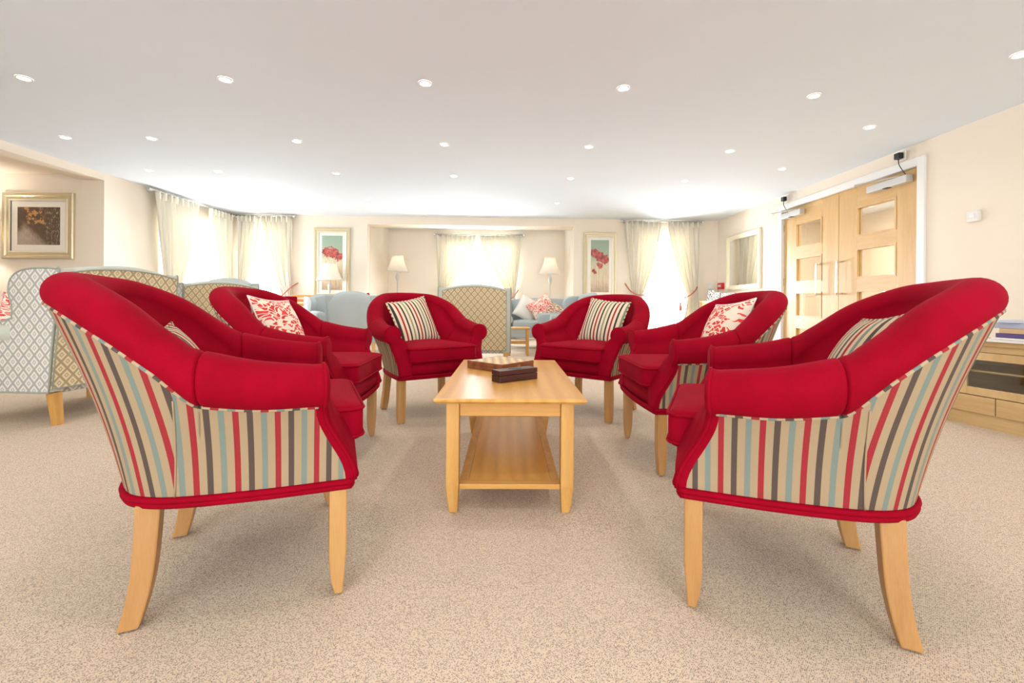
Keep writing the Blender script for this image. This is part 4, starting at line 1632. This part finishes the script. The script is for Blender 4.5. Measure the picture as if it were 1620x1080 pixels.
wing_chair('sofa', 'pale blue sofa with cushions at the mouth of the alcove', (0.60, 7.78), 270, BLU, 1.25, 0.86, 'sofa', None, 0.03, 2)

GS = 'cushions on the seats behind'
pillow('scatter_cushion', 'red leaf print cushion on the big patterned chair at the left edge', 0.42, 0.42, 0.14, M['leaf_small'], (-3.20, 3.05, 0.60), (math.radians(16), 0.1, math.radians(75)), GS)
pillow('scatter_cushion', 'plain off-white cushion on the pale blue sofa', 0.42, 0.42, 0.14, M['white_cloth'], (0.36, 7.92, 0.66), (math.radians(-18), 0.5, 0), GS)
pillow('scatter_cushion', 'red leaf print cushion on the pale blue sofa', 0.44, 0.44, 0.14, M['leaf_small'], (0.62, 7.80, 0.66), (math.radians(-20), -0.55, 0.2), GS)
pillow('scatter_cushion', 'floral cushion leaning beside the red leaf cushion on the sofa', 0.40, 0.30, 0.13, M['floral'], (0.86, 7.62, 0.60), (math.radians(-25), 0.45, 0.1), GS)


# ------------------------------------------------------------------ standard lamps
def lamp(label, x, y, zs0, zs1, r0_, r1_, power):
    t = thing('floor_lamp', label, 'lamp', (x, y, 0), 0, 'floor lamps with white bell shades')
    MB().lathe([(0.001, 0.0), (0.14, 0.0), (0.145, 0.012), (0.12, 0.03), (0.04, 0.045), (0.02, 0.06), (0.012, 0.08)], 28).build('base', M['silver'], t, True, 50)
    MB().tube([(0, 0, 0.06), (0, 0, zs0 - 0.20)], 0.011, 12).build('pole', M['silver'], t, True)
    z = zs0 - 0.20
    MB().lathe([(0.011, z - 0.01), (0.022, z), (0.013, z + 0.012), (0.026, z + 0.035), (0.036, z + 0.08), (0.034, z + 0.12), (0.014, z + 0.15), (0.02, z + 0.16), (0.01, z + 0.17), (0.01, z + 0.24)], 20).build('urn', M['silver'], t, True)
    prof = []
    m_ = 10
    for i in range(m_ + 1):
        k = i / m_
        prof.append((r1_ + (r0_ - r1_) * ((1 - k) ** 1.7), zs0 + (zs1 - zs0) * k))
    s = MB().lathe(prof, 40, caps=False).build('shade', M['shade'], t, True)
    md = s.modifiers.new('th', 'SOLIDIFY')
    md.thickness = 0.003
    MB().tube([(prof[0][0] * math.cos(a), prof[0][0] * math.sin(a), zs0) for a in [2 * PI * q / 40 for q in range(40)]], 0.005, 6, True).build('shade_trim', M['white_cloth'], s, True)
    MB().lathe([(0.008, zs0 + 0.03), (0.028, zs0 + 0.06), (0.034, zs0 + 0.10), (0.022, zs0 + 0.14), (0.004, zs0 + 0.15)], 14).build('bulb', M['bulb'], t, True)
    if power:
        d = bpy.data.lights.new('lamp_light', 'POINT')
        d.energy = power
        d.color = (1.0, 0.94, 0.86)
        d.shadow_soft_size = 0.05
        o = link(bpy.data.objects.new('lamp_light', d), t)
        o.location = (0, 0, zs0 + 0.19)


lamp('white bell-shaded floor lamp standing before the left poppy painting', -3.165, 7.95, 1.145, 1.45, 0.225, 0.115, 0.6)
lamp('white bell-shaded floor lamp in the left corner of the alcove', -2.25, 9.1, 1.385, 1.715, 0.225, 0.115, 0.9)
lamp('white bell-shaded floor lamp in the right corner of the alcove', 0.86, 9.1, 1.365, 1.70, 0.23, 0.115, 0.9)
lamp('warm lit floor lamp at the extreme left edge beside the street picture', -6.42, 5.2, 1.38, 1.68, 0.20, 0.11, 22)


# ------------------------------------------------------------------ oak media cabinet
t = thing('media_cabinet', 'low oak cabinet with glazed doors and a drawer at the right edge', 'cabinet', (3.26, 2.78, 0), math.radians(10))
# local: front faces -x, width along y
cd, cw_ = 0.46, 1.30
x0, x1, y0, y1 = -0.23, 0.23, -0.65, 0.65
MB().bbox(x0 - 0.015, x1, y0 - 0.015, y1 + 0.015, 0.525, 0.555, 0.004).build('cabinet_top', M['cab_oak'], t)
MB().box(x0 + 0.025, x1, y0, y1, 0.0, 0.085).build('plinth', M['cab_oak'], t)
b = MB().box(x0 + 0.02, x1, y0, y0 + 0.02, 0.085, 0.525).box(x0 + 0.02, x1, y1 - 0.02, y1, 0.085, 0.525)
b.box(x1 - 0.01, x1, y0 + 0.02, y1 - 0.02, 0.085, 0.525).box(x0 + 0.02, x1 - 0.01, y0 + 0.02, y1 - 0.02, 0.085, 0.10)
b.box(x0 + 0.04, x1 - 0.01, y0 + 0.02, y1 - 0.02, 0.19, 0.205).box(x0 + 0.002, x0 + 0.02, y0, y1, 0.485, 0.525)
b.box(x0 + 0.05, x1 - 0.01, y0 + 0.02, y1 - 0.02, 0.35, 0.362)
b.build('carcass', M['cab_oak'], t)
hy = [y0 + 0.003, -0.215, 0.215, y1 - 0.003]
for i in range(3):
    a0, a1 = hy[i] + 0.003, hy[i + 1] - 0.003
    if i != 1:
        pass
    sw = 0.06
    d = MB().bbox(x0, x0 + 0.02, a0, a0 + sw, 0.205, 0.482, 0.002).bbox(x0, x0 + 0.02, a1 - sw, a1, 0.205, 0.482, 0.002)
    d.bbox(x0, x0 + 0.02, a0 + sw, a1 - sw, 0.205, 0.255, 0.002).bbox(x0, x0 + 0.02, a0 + sw, a1 - sw, 0.432, 0.482, 0.002)
    dd = d.build('cabinet_door', M['cab_oak_z'], t)
    if i == 2:
        MB().box(x0 + 0.006, x0 + 0.014, a0 + sw, a1 - sw, 0.255, 0.432).build('door_panel', M['cab_oak_z'], dd)
        hyy = a0 + 0.03
    else:
        MB().box(x0 + 0.008, x0 + 0.012, a0 + sw, a1 - sw, 0.255, 0.432).build('glass_panel', M['door_glass'], dd)
        hyy = a1 - 0.03
    MB().tube(bezier([(x0, hyy, 0.30), (x0 - 0.026, hyy, 0.325), (x0 - 0.032, hyy, 0.36), (x0 - 0.026, hyy, 0.395), (x0, hyy, 0.42)], 5), 0.0065, 8).build('door_handle', M['steel'], dd, True)
for a0, a1 in ((y0 + 0.006, -0.003), (0.003, y1 - 0.006)):
    dr = MB().bbox(x0, x0 + 0.02, a0, a1, 0.092, 0.20, 0.002).build('drawer', M['cab_oak'], t)
    c_ = (a0 + a1) / 2
    MB().tube(bezier([(x0, c_ - 0.07, 0.15), (x0 - 0.024, c_ - 0.045, 0.15), (x0 - 0.03, c_, 0.15), (x0 - 0.024, c_ + 0.045, 0.15), (x0, c_ + 0.07, 0.15)], 5), 0.0065, 8).build('drawer_handle', M['steel'], dr, True)
# stacked books and magazines
cols = [('pale folded newspaper at the bottom of the pile on the oak cabinet', 'newspaper', srgb(226, 220, 212), 0.016, 0.20, 0.15, 'newspaper'),
        ('thin white magazine above the newspaper on the oak cabinet', 'magazine', srgb(232, 226, 218), 0.010, 0.15, 0.11, 'magazine'),
        ('purple spined book in the pile on the oak cabinet', 'book', srgb(84, 62, 120), 0.026, 0.135, 0.10, 'book'),
        ('tan spined book above the purple book on the oak cabinet', 'book', srgb(206, 170, 128), 0.030, 0.135, 0.10, 'book'),
        ('grey and blue book near the top of the pile on the cabinet', 'book', srgb(170, 172, 192), 0.034, 0.14, 0.10, 'book'),
        ('pale blue book topmost in the pile on the oak cabinet', 'book', srgb(196, 204, 218), 0.016, 0.13, 0.095, 'book')]
z = 0.5565
bx_, by_ = 3.17, 2.63
for i, (lab, nm, cc, th, hl, hw_, cat) in enumerate(cols):
    k = thing(nm, lab, cat, (bx_ + 0.01 * random.uniform(-1, 1), by_ + 0.015 * random.uniform(-1, 1), z), math.radians(10 + random.uniform(-8, 8)), 'books and papers piled on the oak cabinet')
    cm = plain('cover_%d' % i, cc, 0.5, noise=0.08, nscale=14)
    c_ = MB().bbox(-hw_, hw_, -hl, hl, 0, 0.002, 0.0008).bbox(-hw_, hw_, -hl, hl, th - 0.002, th, 0.0008).bbox(-hw_, -hw_ + 0.003, -hl, hl, 0.002, th - 0.002, 0.0008)
    c_.build('cover', cm, k)
    MB().box(-hw_ + 0.003, hw_ - 0.004, -hl + 0.003, hl - 0.003, 0.002, th - 0.002).build('pages', M['paper'], k)
    z += th + 0.0008

# ------------------------------------------------------------------ console with cards under the mirror
t = thing('console_table', 'narrow pale wood console table under the mirror', 'table', (3.72, 7.5, 0), 0)
MB().bbox(-0.19, 0.19, -0.62, 0.70, 0.80, 0.83, 0.004).build('console_top', M['maple'], t)
for sx in (-1, 1):
    for yy in (-0.58, 0.66):
        MB().bbox(sx * 0.16 - 0.02, sx * 0.16 + 0.02, yy - 0.02, yy + 0.02, 0, 0.80, 0.003).build('leg', M['maple'], t)
MB().bbox(-0.165, -0.145, -0.56, 0.64, 0.72, 0.80, 0.003).bbox(0.145, 0.165, -0.56, 0.64, 0.72, 0.80, 0.003).build('console_apron', M['maple'], t)


def card_print(name, seed):
    m = N(name)
    nz = m.noise(m.coord('UV', (3, 3, 1)), 2.0 + seed, 2, 0.5)
    m.color(m.ramp(nz, [(0.0, srgb(40, 36, 34)), (0.44, srgb(60, 52, 48)), (0.5, srgb(245, 243, 238)), (1.0, srgb(250, 249, 246))]))
    m.set(roughness=0.6)
    return m.m


for i, (yy, wd_, hh, lab) in enumerate(((7.98, 0.13, 0.19, 'white folded card on the console, closest to the alarm point'), (7.78, 0.15, 0.15, 'second white folded card on the console, beneath the mirror edge'),
                                        (7.45, 0.16, 0.13, 'white folded card in the middle of the console'), (7.22, 0.15, 0.13, 'white folded card on the console, nearest the oak doors'))):
    k = thing('greeting_card', lab, 'card', (3.66, yy, 0.8305), math.radians(-62), 'greeting cards on the console')
    cm = card_print('card_print_%d' % i, i * 0.8)
    for s in (-1, 1):
        v = [(-wd_ / 2, s * 0.045, 0), (wd_ / 2, s * 0.045, 0), (wd_ / 2, s * 0.001, hh), (-wd_ / 2, s * 0.001, hh),
             (-wd_ / 2, s * 0.043, 0), (wd_ / 2, s * 0.043, 0), (wd_ / 2, 0, hh - 0.001), (-wd_ / 2, 0, hh - 0.001)]
        obj('card_leaf', v, [(0, 1, 2, 3), (7, 6, 5, 4), (0, 4, 5, 1), (1, 5, 6, 2), (2, 6, 7, 3), (3, 7, 4, 0)], cm, k, uvs=[(0, 0), (1, 0), (1, 1), (0, 1)] * 2)

# ------------------------------------------------------------------ small wooden side table, slatted chair, red seat
t = thing('side_table', 'small light wood side table between the patterned chair and sofa', 'table', (0.16, 6.62, 0))
MB().bbox(-0.17, 0.17, -0.16, 0.16, 0.385, 0.41, 0.004).build('tabletop', M['oak_x'], t)
for sx in (-1, 1):
    for sy in (-1, 1):
        MB().bbox(sx * 0.135 - 0.02, sx * 0.135 + 0.02, sy * 0.13 - 0.018, sy * 0.13 + 0.018, 0, 0.385, 0.004).build('leg', M['oak_z'], t)
for sy in (-1, 1):
    MB().bbox(-0.115, 0.115, sy * 0.13 - 0.01, sy * 0.13 + 0.01, 0.17, 0.195, 0.003).build('rung', M['oak_x'], t)

t = thing('ladderback_chair', 'wooden chair with a slatted back beside the pale blue chairs', 'chair', (-3.55, 7.72, 0), math.radians(15))
for sx in (-1, 1):
    MB().tube([(sx * 0.19, 0.18, 0.0), (sx * 0.19, 0.18, 0.45), (sx * 0.19, 0.24, 0.88)], 0.018, 8).build('back_post', M['oak_z'], t)
    MB().bbox(sx * 0.19 - 0.018, sx * 0.19 + 0.018, -0.20, -0.164, 0, 0.44, 0.004).build('leg', M['oak_z'], t)
for i in range(5):
    zz = 0.53 + i * 0.078
    MB().bbox(-0.185, 0.185, 0.175 + i * 0.011, 0.195 + i * 0.011, zz, zz + 0.042, 0.004).build('slat', M['oak_x'], t)
MB().bbox(-0.215, 0.215, -0.21, 0.20, 0.44, 0.465, 0.008).build('seat', M['oak_x'], t)

t = thing('dining_chair', 'crimson upholstered chair by the far corner window', 'chair', (-3.58, 6.98, 0), math.radians(5))
MB().bbox(-0.22, 0.22, -0.23, 0.22, 0.42, 0.49, 0.02).build('seat', M['red'], t, True, 60)
o = MB().bbox(-0.20, 0.20, 0.20, 0.255, 0.50, 0.85, 0.02).build('backrest', M['red'], t, True, 60)
for sx in (-1, 1):
    for sy, yy in ((-1, -0.2), (1, 0.225)):
        MB().bbox(sx * 0.19 - 0.018, sx * 0.19 + 0.018, yy - 0.018, yy + 0.018, 0, 0.43 if sy < 0 else 0.52, 0.004).build('leg', M['oak_z'], t)

t = thing('walking_stick', 'dark red stick leaning by the alcove, its tip above the red chair', 'stick', (-2.52, 8.08, 0))
MB().tube([(0.32, -0.2, 0.0), (0.02, -0.02, 0.86)], 0.012, 8).build('shaft', M['red_dark'], t)
MB().tube([(0.045, -0.035, 0.80), (-0.01, 0.0, 0.92)], 0.024, 10).build('grip', M['red_dark'], t, True)
